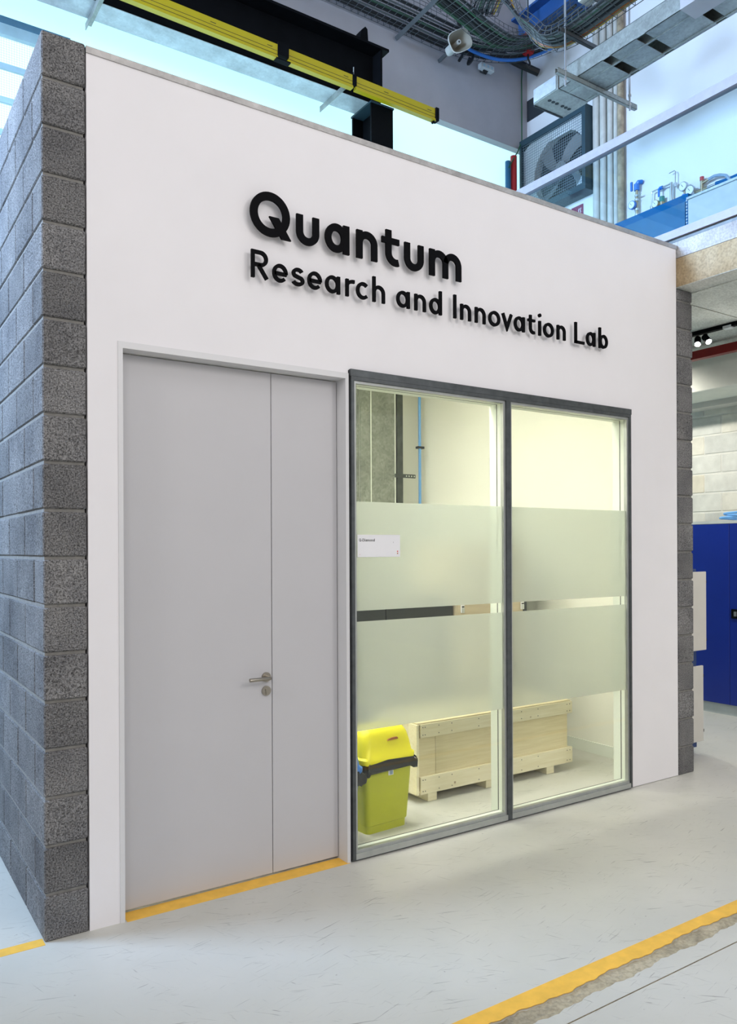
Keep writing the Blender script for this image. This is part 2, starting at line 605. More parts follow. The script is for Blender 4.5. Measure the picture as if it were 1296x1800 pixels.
def ragged(x, k):
    if k == 0:
        return -1.612 + 0.010 * math.sin(x * 3.1) + 0.006 * math.sin(x * 11 + 1) + 0.004 * math.sin(x * 37) + 0.003 * math.sin(x * 83)
    return -1.690 + 0.012 * math.sin(x * 2.3 + 2) + 0.006 * math.sin(x * 13) + 0.004 * math.sin(x * 41 + 1) + 0.003 * math.sin(x * 97)


fl = MB()
fl.solid = False
xs = [XA, -3] + [-2 + i * 0.02 for i in range(401)] + [7, XB]
for y_edge, y_far, sgn in ((0, 5.0, 1), (1, -9.5, -1)):
    for a, b in zip(xs[:-1], xs[1:]):
        ya, yb = ragged(a, y_edge), ragged(b, y_edge)
        if sgn > 0:
            fl.add([(a, ya, 0), (b, yb, 0), (b, y_far, 0), (a, y_far, 0)], [(0, 1, 2, 3)])
            fl.add([(a, ya, -0.02), (b, yb, -0.02), (b, yb, 0), (a, ya, 0)], [(0, 1, 2, 3)])
        else:
            # leave a hairline joint at y = -1.777
            fl.add([(a, ya, 0), (a, -1.774, 0), (b, -1.774, 0), (b, yb, 0)], [(0, 1, 2, 3)])
            fl.add([(a, ya, -0.02), (a, ya, 0), (b, yb, 0), (b, yb, -0.02)], [(0, 1, 2, 3)])
            fl.add([(a, -1.780, 0), (a, y_far, 0), (b, y_far, 0), (b, -1.780, 0)], [(0, 1, 2, 3)])
floor = struct(fl.build('floor', M['floor']), 'worn pale grey painted concrete floor')
cr = MB()
cr.solid = False
ny = 9
vs, fs = [], []
for i, x in enumerate(xs):
    for j in range(ny):
        y = -1.585 - j * (0.130 / (ny - 1))
        vs.append((x, y, -0.009 + random.uniform(-0.004, 0.005)))
for i in range(len(xs) - 1):
    for j in range(ny - 1):
        a = i * ny + j
        fs.append((a, a + 1, a + ny + 1, a + ny))
cr.add(vs, fs)
cr.box(XA, XB, -1.79, -1.765, -0.012, -0.006)
cr.build('broken_joint', M['ground'], floor)['label'] = 'rough broken screed joint along the yellow line'

yl = MB()
yl.solid = False
for a, b in zip(xs[:-1], xs[1:]):
    ya, yb = ragged(a, 0), ragged(b, 0)
    yl.add([(a, ya, 0.0012), (b, yb, 0.0012), (b, -1.530, 0.0012), (a, -1.530, 0.0012), (a, ya, -0.004), (b, yb, -0.004)], [(0, 1, 2, 3), (4, 5, 1, 0)])
yo = yl.build('floor_line', M['yline'])
tag(yo, 'long yellow painted line beside the broken floor joint', 'floor marking')
tag(B(-6, -0.204, -0.024, 0.048, 0.0, 0.0012).build('floor_line', M['yline']), 'short yellow floor line ending at the grey block wall', 'floor marking')
tag(B(0.175, 1.455, -0.012, 0.094, 0.0, 0.0012).build('floor_line', M['yline']), 'yellow floor line under the grey door', 'floor marking')

# ------------------------------------------------------------------ block walls
CH = 0.2225


def blk(length, zz, mat, th=0.196, c=0.006):
    return MB().cbox(-th / 2, th / 2, 0, length, 0, zz, c).mesh('block', mat)


def block_wall(name, label, xc, y0, y1, z0, courses, toph, mat, mort, th=0.196, face=0.0, half_odd=True):
    root = sroot(name, label)
    core = MB()
    core.box(xc - th / 2 + 0.007, xc + th / 2 - 0.007, y0 + 0.011, y1 - 0.004, z0, z0 + courses * CH + (toph or 0) - 0.006)
    core.build('mortar_core', mort, root)
    cache = {}
    for n in range(courses + (1 if toph else 0)):
        zz = CH - 0.016 if n < courses else toph
        y = y0
        first = 0.205 if (n % 2 == 1) == half_odd else 0.432
        k = 0
        while y < y1 - 0.03:
            ln = first if k == 0 else 0.432
            ln = min(ln, y1 - y)
            key = (round(ln, 3), round(zz, 3))
            if key not in cache:
                cache[key] = blk(ln, zz, mat, th)
            inst('block', cache[key], root, (xc + random.uniform(-.0012, .0012), y + (random.uniform(-.003, .001) if k == 0 else 0), z0 + n * CH),
                 (0, 0, random.uniform(-.002, .002)))
            y += ln + 0.011
            k += 1
    return root


block_wall('wall_left', 'grey concrete block side wall of the lab', -0.104, 0.0, 3.45, 0.0, 18, 0.205, M['block'], M['mortar'])
block_wall('wall_right', 'grey concrete block pier right of the white wall', 4.652, 0.0, 3.45, 0.0, 17, 0.082, M['block'], M['mortar'])

# ------------------------------------------------------------------ lab front wall, trim
wf = MB()
wf.box(0.0, 0.143, 0, 0.10, 0.0, H - 0.03)
wf.box(0.143, 1.4625, 0, 0.10, 2.822, H - 0.03)
wf.box(1.4625, 3.958, 0, 0.10, 2.842, H - 0.03)
wf.box(3.958, W, 0, 0.10, 0.004, H - 0.03)
struct(wf.build('wall_front', M['white']), 'smooth white front wall of the lab')
tr = MB()
tr.box(-0.002, W + 0.004, -0.006, 0.12, H - 0.03, H + 0.002)
struct(tr.build('trim_1', M['trim']), 'thin steel capping along the top of the white wall')

# ------------------------------------------------------------------ door_1
d = sroot('door_1', 'tall pale grey flush double door in a recessed frame')
LEAFY = 0.090
fr = MB()
fr.box(0.143, 0.166, -0.006, LEAFY + .05, 0.0, 2.822)
fr.box(1.441, 1.4625, -0.006, LEAFY + .05, 0.0, 2.822)
fr.box(0.166, 1.441, -0.006, LEAFY + .05, 2.790, 2.822)
fr.build('door_frame', M['doorframe'], d)
for nm, x0, x1 in (('door_leaf', 0.170, 1.0105), ('door_leaf', 1.0145, 1.437)):
    lf = MB().cbox(x0, x1, LEAFY, LEAFY + 0.045, 0.012, 2.785, 0.002).build(nm, M['door'], d)
    if x0 < 0.5:
        hx = 0.974
        hd = MB()
        hd.cyl((hx, LEAFY, 1.103), (hx, LEAFY - 0.009, 1.103), 0.027, 24)
        hd.tube([(hx, LEAFY - 0.006, 1.103), (hx, LEAFY - 0.048, 1.103), (hx - 0.003, LEAFY - 0.056, 1.103), (hx - 0.012, LEAFY - 0.060, 1.103), (hx - 0.125, LEAFY - 0.060, 1.103)], 0.0105, 12)
        hd.build('handle', M['steel'], lf, True)
        ky = MB()
        ky.cyl((hx, LEAFY, 1.028), (hx, LEAFY - 0.009, 1.028), 0.027, 24)
        ky.cyl((hx, LEAFY - 0.009, 1.033), (hx, LEAFY - 0.014, 1.033), 0.0085, 12)
        ky.box(hx - 0.005, hx + 0.005, LEAFY - 0.013, LEAFY - 0.009, 1.008, 1.033)
        ky.build('lock_rose', M['steel'], lf, True)

# ------------------------------------------------------------------ window_1 (glazed partition)
wn = sroot('window_1', 'two-bay glazed partition with frosted bands and steel frame')
X0, X1, Z0, Z1 = 1.472, 3.957, 0.012, 2.842
# top dark flange
B(X0 - 0.004, X1 + 0.004, -0.022, 0.01, 2.806, 2.846).build('head_flange', M['dsteel'], wn)
B(X0, X1, -0.004, 0.02, 0.0, 0.014).build('base_packer', M['dsteel'], wn)


def bay(a, b):
    f_ = MB()   # grey steel face frame of one bay, bead with a step
    f_.box(a, a + 0.020, -0.020, 0.020, Z0, 2.806)
    f_.box(b - 0.020, b, -0.020, 0.020, Z0, 2.806)
    f_.box(a + 0.020, b - 0.020, -0.020, 0.020, 2.784, 2.806)
    fo = f_.build('frame', M['dsteel'], wn)
    MB().box(a + 0.020, b - 0.020, -0.020, 0.020, Z0, Z0 + 0.034).build('bottom_rail', M['msteel'], wn)
    g_ = MB()
    g_.box(a + 0.020, a + 0.037, -0.009, 0.020, Z0 + 0.034, 2.784)
    g_.box(b - 0.037, b - 0.020, -0.009, 0.020, Z0 + 0.034, 2.784)
    g_.box(a + 0.037, b - 0.037, -0.009, 0.020, 2.768, 2.784)
    g_.box(a + 0.037, b - 0.037, -0.009, 0.020, Z0 + 0.034, Z0 + 0.052)
    g_.build('glazing_bead', M['msteel'], wn)
    ia, ib, iz0, iz1 = a + 0.037, b - 0.037, Z0 + 0.052, 2.768
    p_ = MB()
    p_.box(ia - 0.02, ia, 0.020, 0.052, iz0 - .02, iz1 + .02)
    p_.box(ib, ib + 0.02, 0.020, 0.052, iz0 - .02, iz1 + .02)
    p_.box(ia, ib, 0.020, 0.052, iz1, iz1 + 0.02)
    p_.box(ia, ib, 0.020, 0.052, iz0 - 0.02, iz0)
    p_.box(ia - 0.02, ia, 0.058, 0.125, iz0 - .02, iz1 + .02)
    p_.box(ib, ib + 0.02, 0.058, 0.125, iz0 - .02, iz1 + .02)
    p_.box(ia, ib, 0.058, 0.125, iz1, iz1 + 0.02)
    p_.box(ia, ib, 0.058, 0.125, iz0 - 0.05, iz0 - 0.03)
    p_.build('inner_frame', M['pale'], wn)
    k_ = MB()
    k_.box(ia - 0.018, ia - 0.001, 0.052, 0.058, iz0, iz1 + .01)
    k_.box(ib - 0.001, ib + 0.018, 0.052, 0.058, iz0, iz1 + .01)
    k_.box(ia, ib, 0.052, 0.058, iz1 - .001, iz1 + 0.01)
    k_.box(ia, ib, 0.052, 0.058, iz0 - 0.01, iz0 + .001)
    k_.build('gasket', M['dark'], wn)
    B(ia - .004, ib + .004, 0.0, 0.006, iz0 - .004, iz1 + .004).build('pane', M['glass'], wn)
    for z0, z1, wv in ((1.447, 2.085, 0), (0.745, 1.384, 1)):
        B(ia, ib, 0.0075, 0.0090, z0, z1).build('frosted_film', M['frost'], wn)


bay(X0, 2.705)
bay(2.705, X1)
# room sign on the glass
sg = thing('room_sign', 'small white room sign reading Q-Diamond on the left glass pane', 'sign', (1.52, -0.002, 1.760))
B(0, 0.305, -0.0015, 0, 0, 0.131).build('plate', M['paper'], sg)


# ------------------------------------------------------------------ lettering strokes
def arc(cx, cz, rx, rz, a0, a1, n=18):
    return [(cx + rx * math.cos(math.radians(a0 + (a1 - a0) * i / n)), cz + rz * math.sin(math.radians(a0 + (a1 - a0) * i / n))) for i in range(n + 1)]


def glyph(ch, Wd, xh, cap, w, y0, y1):
    """one letter built from constant-width strokes: (0,0) is its left end on the baseline"""
    m = MB()
    h = w / 2
    S = lambda p, closed=False: m.stroke(p, w, y0, y1, closed)
    ov = 0.0

    def arch(xl, xr):
        r = (xr - xl) / 2
        rz = min(r * 1.02, xh * 0.55)
        S(arc((xl + xr) / 2, xh - h - rz + h * 0.0, r, rz, 172, 0, 16) + [(xr, 0)])
    if ch == 'Q':
        S(arc(.118, cap / 2, .118 - h, cap / 2 - h, 0, 350, 44), True)
        m.prism([(.111, .108), (.168, .108), (.243, .0), (.186, .0)], 'y', y0, y1)
    elif ch == 'u':
        r = (Wd - w) / 2
        rz = r * 1.0
        S([(h, xh)] + arc(Wd / 2, h + rz, r, rz, 180, 360, 22) + [(Wd - h, xh)])
    elif ch == 'a':
        S(arc((Wd - h * .6) / 2, xh / 2, (Wd - h * .6) / 2 - h, xh / 2 - h, 0, 350, 36), True)
        m.box(Wd - w, Wd, y0, y1, 0, xh)
    elif ch in 'nh':
        m.box(0, w, y0, y1, 0, xh if ch == 'n' else cap)
        arch(h, Wd - h)
    elif ch == 'm':
        m.box(0, w, y0, y1, 0, xh)
        arch(h, Wd / 2)
        arch(Wd / 2, Wd - h)
    elif ch == 'r':
        m.box(0, w, y0, y1, 0, xh)
        S(arc(Wd - .004, xh - h - (Wd - h) * .62, Wd - h - .004, (Wd - h) * .62, 175, 82, 10))
    elif ch == 't':
        sx = Wd * 0.21 + h
        r = (Wd - sx) * 0.62
        S([(sx, xh * 1.28)] + arc(sx + r, h + r, r, r, 180, 288, 16))
        m.box(0, Wd * .92, y0, y1, xh - w * .86, xh)
    elif ch == 'R':
        m.box(0, w, y0, y1, 0, cap)
        rz = (cap * .58) / 2 - h
        S([(h, cap - h)] + arc(Wd * .94 - h - rz, cap - h - rz, rz, rz, 90, -90, 14) + [(h, cap - h - 2 * rz)])
        S([(Wd * .40, cap - h - 2 * rz), (Wd - w * .60, 0)])
    elif ch == 'e':
        S([(w * .5, xh * .47), (Wd - w * .35, xh * .47)])
        S(arc(Wd / 2, xh / 2, Wd / 2 - h, xh / 2 - h, -4, 316, 36))
    elif ch == 'c':
        S(arc(Wd * .55, xh / 2, Wd * .55 - h, xh / 2 - h, 46, 314, 30))
    elif ch == 's':
        rz = (xh - w) / 4
        S(arc(Wd * .5, xh - h - rz, Wd * .46 - h, rz, 22, 240, 18)[:-1] + [(Wd * .5, xh / 2)] + arc(Wd * .5, h + rz, Wd * .5 - h, rz, 60, -162, 18)[1:])
    elif ch == 'o':
        S(arc(Wd / 2, xh / 2, Wd / 2 - h, xh / 2 - h, 0, 350, 36), True)
    elif ch in 'db':
        o = h * .6 if ch == 'b' else 0
        S(arc((Wd - h * .6) / 2 + o, xh / 2, (Wd - h * .6) / 2 - h, xh / 2 - h, 0, 350, 36), True)
        m.box(0, w, y0, y1, 0, cap) if ch == 'b' else m.box(Wd - w, Wd, y0, y1, 0, cap)
    elif ch == 'I':
        m.box(0, w, y0, y1, 0, cap)
    elif ch == 'L':
        m.box(0, w, y0, y1, 0, cap)
        m.box(0, Wd, y0, y1, 0, w * .95)
    elif ch == 'v':
        S([(h * .9, xh), (Wd / 2, h * .8), (Wd - h * .9, xh)])
    elif ch == 'i':
        m.box(0, w, y0, y1, 0, xh)
        m.prism([(w / 2 + w * .64 * math.cos(2 * PI * k / 16), cap - w * .52 + w * .64 * math.sin(2 * PI * k / 16)) for k in range(16)], 'y', y0, y1)
    elif ch == 'D':
        m.box(0, w, y0, y1, 0, cap)
        S([(h, cap - h)] + arc(Wd * .45, cap / 2, Wd * .55 - h, cap / 2 - h, 90, -90, 16) + [(h, h)])
    elif ch == '-':
        m.box(0, Wd, y0, y1, xh * .35, xh * .35 + w)
    elif ch == 'q':   # small plain capital Q
        S(arc(Wd / 2, cap / 2, Wd / 2 - h, cap / 2 - h, 0, 350, 30), True)
        S([(Wd * .55, cap * .38), (Wd * .98, 0)])
    return m


ORD = ['first', 'second', 'third', 'fourth', 'fifth', 'sixth', 'seventh', 'eighth', 'ninth', 'tenth']
L1 = [('Quantum', [('Q', .822, .245), ('u', 1.098, .150), ('a', 1.279, .168), ('n', 1.488, .153), ('t', 1.664, .146), ('u', 1.829, .153), ('m', 2.018, .263)])]
L2 = [('Research', [('R', .827, .110), ('e', .952, .098), ('s', 1.067, .086), ('e', 1.167, .098), ('a', 1.280, .104), ('r', 1.414, .066), ('c', 1.486, .092), ('h', 1.599, .095)]),
      ('and', [('a', 1.770, .106), ('n', 1.904, .094), ('d', 2.018, .105)]),
      ('Innovation', [('I', 2.208, .026), ('n', 2.264, .096), ('n', 2.385, .098), ('o', 2.500, .111), ('v', 2.615, .106), ('a', 2.725, .108), ('t', 2.850, .086), ('i', 2.952, .027), ('o', 2.998, .111), ('n', 3.129, .097)]),
      ('Lab', [('L', 3.307, .111), ('a', 3.426, .108), ('b', 3.559, .109)])]
DEP = 0.0135
for words, base, xh, cap, wd, style in ((L1, 3.486, .162, .237, .0405, 'large bold'), (L2, 3.251, .099, .147, .0195, 'smaller')):
    for word, ls in words:
        for k, (ch, x, wl) in enumerate(ls):
            dx = DEP * (x + .97) / 3.81          # x was read off the back edge of the letter
            g = glyph(ch, wl - dx, xh, cap, .043 if ch == 'Q' else wd, -DEP, 0.0)
            o = g.build('sign_letter', M['black'])
            o.location = (x + dx, -0.0345, base)
            tag(o, f'{style} black letter {ch}, {ORD[k]} letter of the word {word}', 'sign letter', f'raised letters of the word {word}')

# lettering and dots on the small room sign
tx = MB()
pos = 0.011
for ch, wl in (('q', .0145), ('-', .005), ('D', .0125), ('i', .0028), ('a', .0105), ('m', .0155), ('o', .011), ('n', .0095), ('d', .0105)):
    g = glyph(ch, wl, .011, .0165, .0028, -0.0022, -0.0014)
    tx.add([(v[0] + pos, v[1], v[2] + 0.092) for v in g.v], g.f)
    pos += wl + .0022
tx.build('lettering', M['ink'], sg)
for zc, mt in ((.033, 'red'), (.021, 'orange')):
    MB().prism([(0.286 + .0042 * math.cos(2 * PI * k / 14), zc + .0042 * math.sin(2 * PI * k / 14)) for k in range(14)], 'y', -0.0022, -0.0014).build('dot', M[mt], sg)
B(.255, .256, -.0022, -.0014, .083, .091).build('mark', M['ink'], sg)
B(.013, .019, -.0022, -.0014, .015, .0162).build('mark', M['red'], sg)

# ------------------------------------------------------------------ lab interior
LY, LZ = 3.36, 3.75
struct(B(0.0, W, LY, LY + 0.09, 0, LZ).build('wall_lab_back', M['cream']))
struct(B(W, W + 0.012, 0.11, LY, 0, LZ).build('wall_lab_right', M['cream']))
struct(B(-0.008, 0.004, 0.11, LY, 0, LZ).build('wall_lab_left', M['cream']))
struct(B(0.0, W, 0.10, LY + .09, LZ, LZ + 0.1).build('ceiling_lab', M['lceil']))
struct(B(W - 0.016, W, 0.14, LY, 0.0, 0.098).build('baseboard_right', M['pale']), 'pale skirting board on the lab right wall')
struct(B(0.004, W - .016, LY - 0.016, LY, 0.0, 0.098).build('baseboard_back', M['pale']))
# lining of the front wall inside the lab
li = MB()
li.box(3.96, W, 0.10, 0.125, 0.0, LZ)
li.box(1.44, 3.96, 0.10, 0.125, 2.80, LZ)
li.box(0.004, 1.44, 0.14, 0.15, 2.82, LZ)
struct(li.build('wall_lab_front', M['cream']))
for i, (lx, ly) in enumerate(((0.9, 0.50), (2.3, 0.50), (0.9, 2.0), (2.3, 2.0))):
    t = thing('ceiling_light', ['square lab ceiling panel light just inside the grey door', 'square lab ceiling panel light above the bins', 'square lab ceiling panel light deep behind the grey door', 'square lab ceiling panel light above the charcoal cabinet'][i], 'ceiling light', (lx, ly, LZ), 0, 'lab ceiling lights')
    f_ = MB()
    for q in ((-.32, -.30, -.32, .32), (.30, .32, -.32, .32), (-.30, .30, -.32, -.30), (-.30, .30, .30, .32)):
        f_.box(*q, -0.03, 0)
    f_.build('frame', M['pale'], t)
    B(-.30, .30, -.30, .30, -0.02, -0.004).build('diffuser', M['labled'], t)

# zinc sheet, post, conduit by the back wall
zs = thing('zinc_casing', 'tall weathered zinc sheet casing seen through the left pane', 'casing', (3.45, 3.05, 0))
for a, b, y in ((0.0, 0.08, .02), (0.08, 0.215, .0), (0.218, 0.53, .006)):
    B(a, b - .003, y, y + .015, 0, 3.62).build('sheet', M['sheet'], zs)
for a in (0.211, 0.524):
    B(a, a + .008, -.006, .004, 0, 3.62).build('edge_strip', M['pale'], zs)
ps = thing('steel_post', 'dark steel post beside the zinc casing in the lab', 'post', (4.0, 3.04, 0))
B(0, .075, 0, .012, 0, 3.66).build('flange', M['postm'], ps)
B(.03, .042, .012, .09, 0, 3.66).build('web', M['postm'], ps)
bk = MB()
bk.box(-.035, .235, -.012, 0, 2.575, 2.615)
bo = bk.build('slotted_bracket', M['postm'], ps)
for k in range(4):
    B(.105 + k * .035, .118 + k * .035, -.0135, -.0115, 2.588, 2.602).build('slot', M['pale'], bo)
bc = thing('blue_conduit', 'light blue vertical pipe against the cream lab wall', 'pipe', (4.425, 3.20, 0))
MB().cyl((0, 0, 0), (0, 0, 3.70), 0.016, 12).build('pipe', M['conduit'], bc, True)
B(-.035, .05, -.022, .03, 2.93, 2.955).build('clip', M['dark'], bc)
B(-.03, .03, -.0, .16, 3.56, 3.60).build('clip', M['pale'], bc)

# ------------------------------------------------------------------ wooden crate
cx0, cx1, cy0, cy1 = 2.400, 3.985, 0.600, 1.14
ct = thing('wooden_crate', 'long low plywood shipping crate with pine battens', 'crate', (0, 0, 0))
for k, (a, b) in enumerate(((cx0 + .03, 2.585), (2.588, 3.20), (3.203, cx1 - .03))):
    B(a, b, cy0 + .022, cy0 + .034, .085, .555).build('front_panel', M['ply'], ct)
B(cx0 + .022, cx0 + .034, cy0 + .034, cy1 - .034, .085, .555).build('end_panel', M['ply'], ct)
B(cx1 - .034, cx1 - .022, cy0 + .034, cy1 - .034, .085, .555).build('end_panel', M['ply'], ct)
B(cx0 + .03, cx1 - .03, cy1 - .034, cy1 - .022, .085, .555).build('back_panel', M['ply'], ct)
B(cx0 + .01, cx1 - .01, cy0 + .005, cy1 - .005, .555, .570).build('lid', M['ply'], ct)
B(cx0 + .02, cx1 - .02, cy0 + .01, cy1 - .01, .075, .085).build('base_board', M['ply'], ct)


def nails(mb, pts, r=.004, y=0):
    for (x, z) in pts:
        mb.prism([(x + r * math.cos(k * PI / 3), z + r * math.sin(k * PI / 3)) for k in range(6)], 'y', y - .0012, y)


for z0, z1 in ((.062, .186), (.462, .560)):
    bt = MB().cbox(cx0 + .034, cx1 + .008, cy0, cy0 + .022, z0, z1, .002).build('batten', M['pine'], ct)
    nb = MB()
    nails(nb, [(x, z) for x in (2.455, 2.475, 2.60, 2.72, 2.98, 3.12, 3.42, 3.60, 3.93, 3.962) for z in (z0 + .022, z1 - .022)], y=cy0)
    nb.build('nail_heads', M['dark'], bt)['kind'] = 'stuff'
    MB().cbox(cx0 + .034, cx1 + .008, cy1 - .022, cy1, z0, z1, .002).build('batten', M['pine'], ct)
    MB().cbox(cx0, cx0 + .022, cy0 + .10, cy1 - .02, z0, z1, .002).build('end_batten', M['pine'], ct)
    MB().cbox(cx1 - .022, cx1, cy0 + .024, cy1 - .02, z0, z1, .002).build('end_batten', M['pine'], ct)
MB().cbox(cx0, cx0 + .022, cy0 + .002, cy0 + .10, .062, .560, .002).build('corner_batten', M['pine'], ct)
for fx in (2.505, 3.06, 3.705):
    MB().cbox(fx, fx + .085, cy0 + .01, cy1 - .01, 0.0, .075, .003).build('runner', M['pine'], ct)

# tan board case and charcoal cabinet standing behind the frosted bands
tc = thing('board_case', 'tall tan board case with white latches behind the frosted glass', 'case', (3.365, 1.30, 0))
B(0, .765, 0.0, .60, .02, 1.86).build('body', M['case'], tc)
B(.765, .815, 0.0, .60, .02, 1.86).build('edge_profile', M['dark'], tc)
B(0.02, .795, .02, .58, 0, .02).build('base', M['dark'], tc)
for lx in (.035, .735):
    lt = MB().cbox(lx, lx + .038, -.012, 0, 1.26, 1.335, .003).build('latch', M['paper'], tc)
    B(lx + .006, lx + .032, -.018, -.012, 1.262, 1.302).build('latch_tongue', M['chrome'], lt)
    B(lx + .006, lx + .032, -.014, -.0115, 1.306, 1.318).build('latch_slot', M['dark'], lt)
dc = thing('charcoal_cabinet', 'low charcoal cabinet behind the frosted glass of the left pane', 'cabinet', (1.95, 1.34, 0))
B(0, 1.40, .01, .55, .06, 1.40).build('body', M['dark'], dc)
B(.03, 1.37, .03, .52, 0, .06).build('plinth', M['postm'], dc)
B(-.01, 1.405, 0, .56, 1.40, 1.43).build('top', M['dark'], dc)
for k in range(2):
    dd = B(.01 + k * .695, .695 + k * .695, -.008, .01, .08, 1.38).build('door', M['dark'], dc)
    B(.62 + k * .16, .635 + k * .16, -.03, -.008, .7, .85).build('handle', M['chrome'], dd)


# ------------------------------------------------------------------ bins
def rr(wx, wy, r, z, n=4, ox=0, oy=0, wob=0.0):
    """rounded-rectangle ring at height z"""
    pts = []
    for cxs, cys, a0 in ((1, 1, 0), (-1, 1, 90), (-1, -1, 180), (1, -1, 270)):
        for i in range(n + 1):
            a = math.radians(a0 + 90 * i / n)
            j = random.uniform(-wob, wob)
            pts.append((ox + cxs * (wx / 2 - r) + (r + j) * math.cos(a), oy + cys * (wy / 2 - r) + (r + j) * math.sin(a), z + random.uniform(-wob, wob) * 1.2))
    return pts


def make_bin(label, loc, rz, body, lid, sc=1.0):
    t = thing('swing_bin', label, 'bin', loc, rz, 'swing bins by the glass')
    m = MB()
    m.loft([rr(.325, .225, .03, 0.0), rr(.328, .228, .03, .048), rr(.342, .240, .032, .052), rr(.345, .243, .032, .06), rr(.395, .280, .035, .415)])
    m.build('body', M[body], t, True)
    g = MB()
    rings = []
    for z, ex in ((.475, .00), (.47, .02), (.452, .045), (.43, .06), (.408, .052), (.398, .03), (.40, .004)):
        rings.append(rr(.385 + ex, .275 + ex, .04, z, 9, 0, 0, 0.010 if ex else 0))
    for i, p in enumerate(rings):     # the bag sags further at the two ends
        rings[i] = [(x + (.012 if x > .15 else 0), y, z - (.018 if abs(x) > .17 else 0)) for x, y, z in p]
    g.loft(rings, False, False)
    g.build('bin_bag', M['bag'], t, True)
    l_ = MB()
    n = 6
    rings = [rr(.435, .305, .045, .452, n), rr(.44, .31, .045, .462, n), rr(.44, .31, .045, .482, n), rr(.415, .288, .05, .492, n), rr(.395, .268, .055, .56, n), rr(.375, .240, .055, .61, n),
             rr(.350, .205, .06, .640, n), rr(.315, .165, .06, .653, n), rr(.22, .08, .035, .657, n)]
    # rim dips towards the front middle like a swing-top lid
    rings = [[(x, y, z - (.020 * (1 - (x / .22) ** 2) if (y < 0 and k < 3) else 0)) for x, y, z in rg] for k, rg in enumerate(rings)]
    l_.loft(rings)
    lo = l_.build('lid', M[lid], t, True)
    s_ = MB()
    for x0 in (-.015,):
        prof = [(x0, .580), (x0 + .012, .588), (x0 + .045, .594), (x0 + .08, .594), (x0 + .088, .586), (x0 + .088, .580)]
        s_.prism(prof, 'y', -.137, -.12)
    s_.build('grip_slot', M['orange'] if lid == 'ylid' else M['dark'], lo)
    if lid == 'ylid':
        tg = B(-.012, .028, -.142, -.1395, .358, .392).build('sticker', M['paper'], t)
        B(-.002, .022, -.1432, -.1419, .362, .386).build('sticker_print', M['hose'], tg)
    return t


make_bin('yellow swing-top bin with black liner in front of the crate', (1.935, 0.425, 0), 0.075, 'ybin', 'ylid')
make_bin('blue swing-top bin with black liner, mostly behind the frame', (1.442, 0.295, 0), 0.0, 'bbin', 'bbin')

# ------------------------------------------------------------------ hall behind: back wall, glowing daylit wall, window, right wall, ceiling
BY = 4.53
XR = 7.40
struct(B(-9.0, XR + .3, BY - 0.06, BY + .2, 7.60, 11.2).build('wall_back', M['grey']), 'grey upper back wall of the hall')
struct(B(0.98, XR, BY + 0.05, BY + 0.08, 0.0, 7.60).build('wall_back_glow', M['wallglow']), 'white back wall below the grey wall, daylight painted in as cyan glow')  # opaque wall whose daylight is put in as emission
struct(B(-9.0, 0.98, BY + 0.05, BY + 0.08, 7.02, 7.60).build('wall_back_glow_left', M['wallglow']), 'white back wall above the perforated window, daylight painted in as cyan glow')  # same wall, continued with the same painted-in glow
w3 = sroot('window_3', 'tall window with perforated daylight screen at far left')
B(-5.0, 0.96, BY + 0.06, BY + 0.08, 0.6, 6.92).build('pane', M['perf'], w3)
B(-5.0, 0.98, BY - 0.02, BY + 0.05, 6.955, 7.02).build('frame', M['winframe'], w3)
B(-5.0, 0.98, BY - 0.01, BY + 0.05, 6.85, 6.955).build('frame', M['winbar'], w3)
B(0.90, 0.98, BY - 0.01, BY + 0.05, 0.6, 6.92).build('frame', M['winframe'], w3)
for z in (6.53, 6.20, 5.88, 5.55, 5.22, 4.9, 4.57, 4.24):
    B(-5.0, 0.92, BY + 0.02, BY + 0.05, z, z + 0.055).build('window_bar', M['winbar'], w3)
# unseen walls and glowing panel added at left to shape the blue light
sb = MB()
sb.box(-5.5, -1.7, 0.30, 0.45, 0, 11.0)  # partition added to keep the blue light off the front floor
sb.box(-5.5, -5.3, 0.4, 5.0, 0, 5.2)
sb.box(-5.5, -5.3, 0.4, 5.0, 9.0, 11.2)
struct(sb.build('wall_added_screen', M['grey']))
struct(B(-5.42, -5.40, 0.5, 4.5, 5.2, 9.0).build('added_glow_panel', M['sideglow']))  # added emitter, out of view, paired with the blue light
struct(B(XR, XR + .25, -6, BY + .2, 4.23, 11.2).build('wall_mezzanine', M['bwall']), 'white wall behind the mezzanine balustrade')
struct(B(-9, XR + .3, -1.6, BY + .3, 11.0, 11.2).build('ceiling', M['ceil']))

# ------------------------------------------------------------------ mezzanine slab, balustrade
fm = MB()
fm.box(W + 0.004, XR + .25, -6.0, BY, 3.872, 4.098)
sl = struct(fm.build('floor_mezzanine', M['slab']), 'brown concrete edge beam of the mezzanine floor')
B(W + 0.010, XR, -6.0, BY, 4.104, 4.232).build('screed_layer', M['slab2'], sl)
B(W + 0.02, XR, -6.0, BY, 4.096, 4.106).build('pour_joint', M['dsteel'], sl)
for k, y in enumerate((-5.9, -4.7, -3.5, -2.3, -1.05, 0.20, 1.45, 2.7)):
    B(W + 0.22, XR, y, y + 1.235, 3.862, 3.873).build('soffit_plank', M['soffit'], sl)
B(W + 0.006, W + 0.22, -6.0, BY, 3.868, 3.8725).build('soffit_edge', M['soffit'], sl)
bl = thing('glass_balustrade', 'blue tinted glass balustrade with steel handrail on mezzanine edge', 'balustrade')
B(W - .012, W + .05, -6.0, 4.40, 5.228, 5.305).build('handrail', M['rail'], bl)
for y0, y1 in ((-6.0, -2.0), (-1.995, 4.4)):
    B(W + .012, W + .024, y0, y1, 4.30, 5.24).build('pane', M['bglass'], bl)
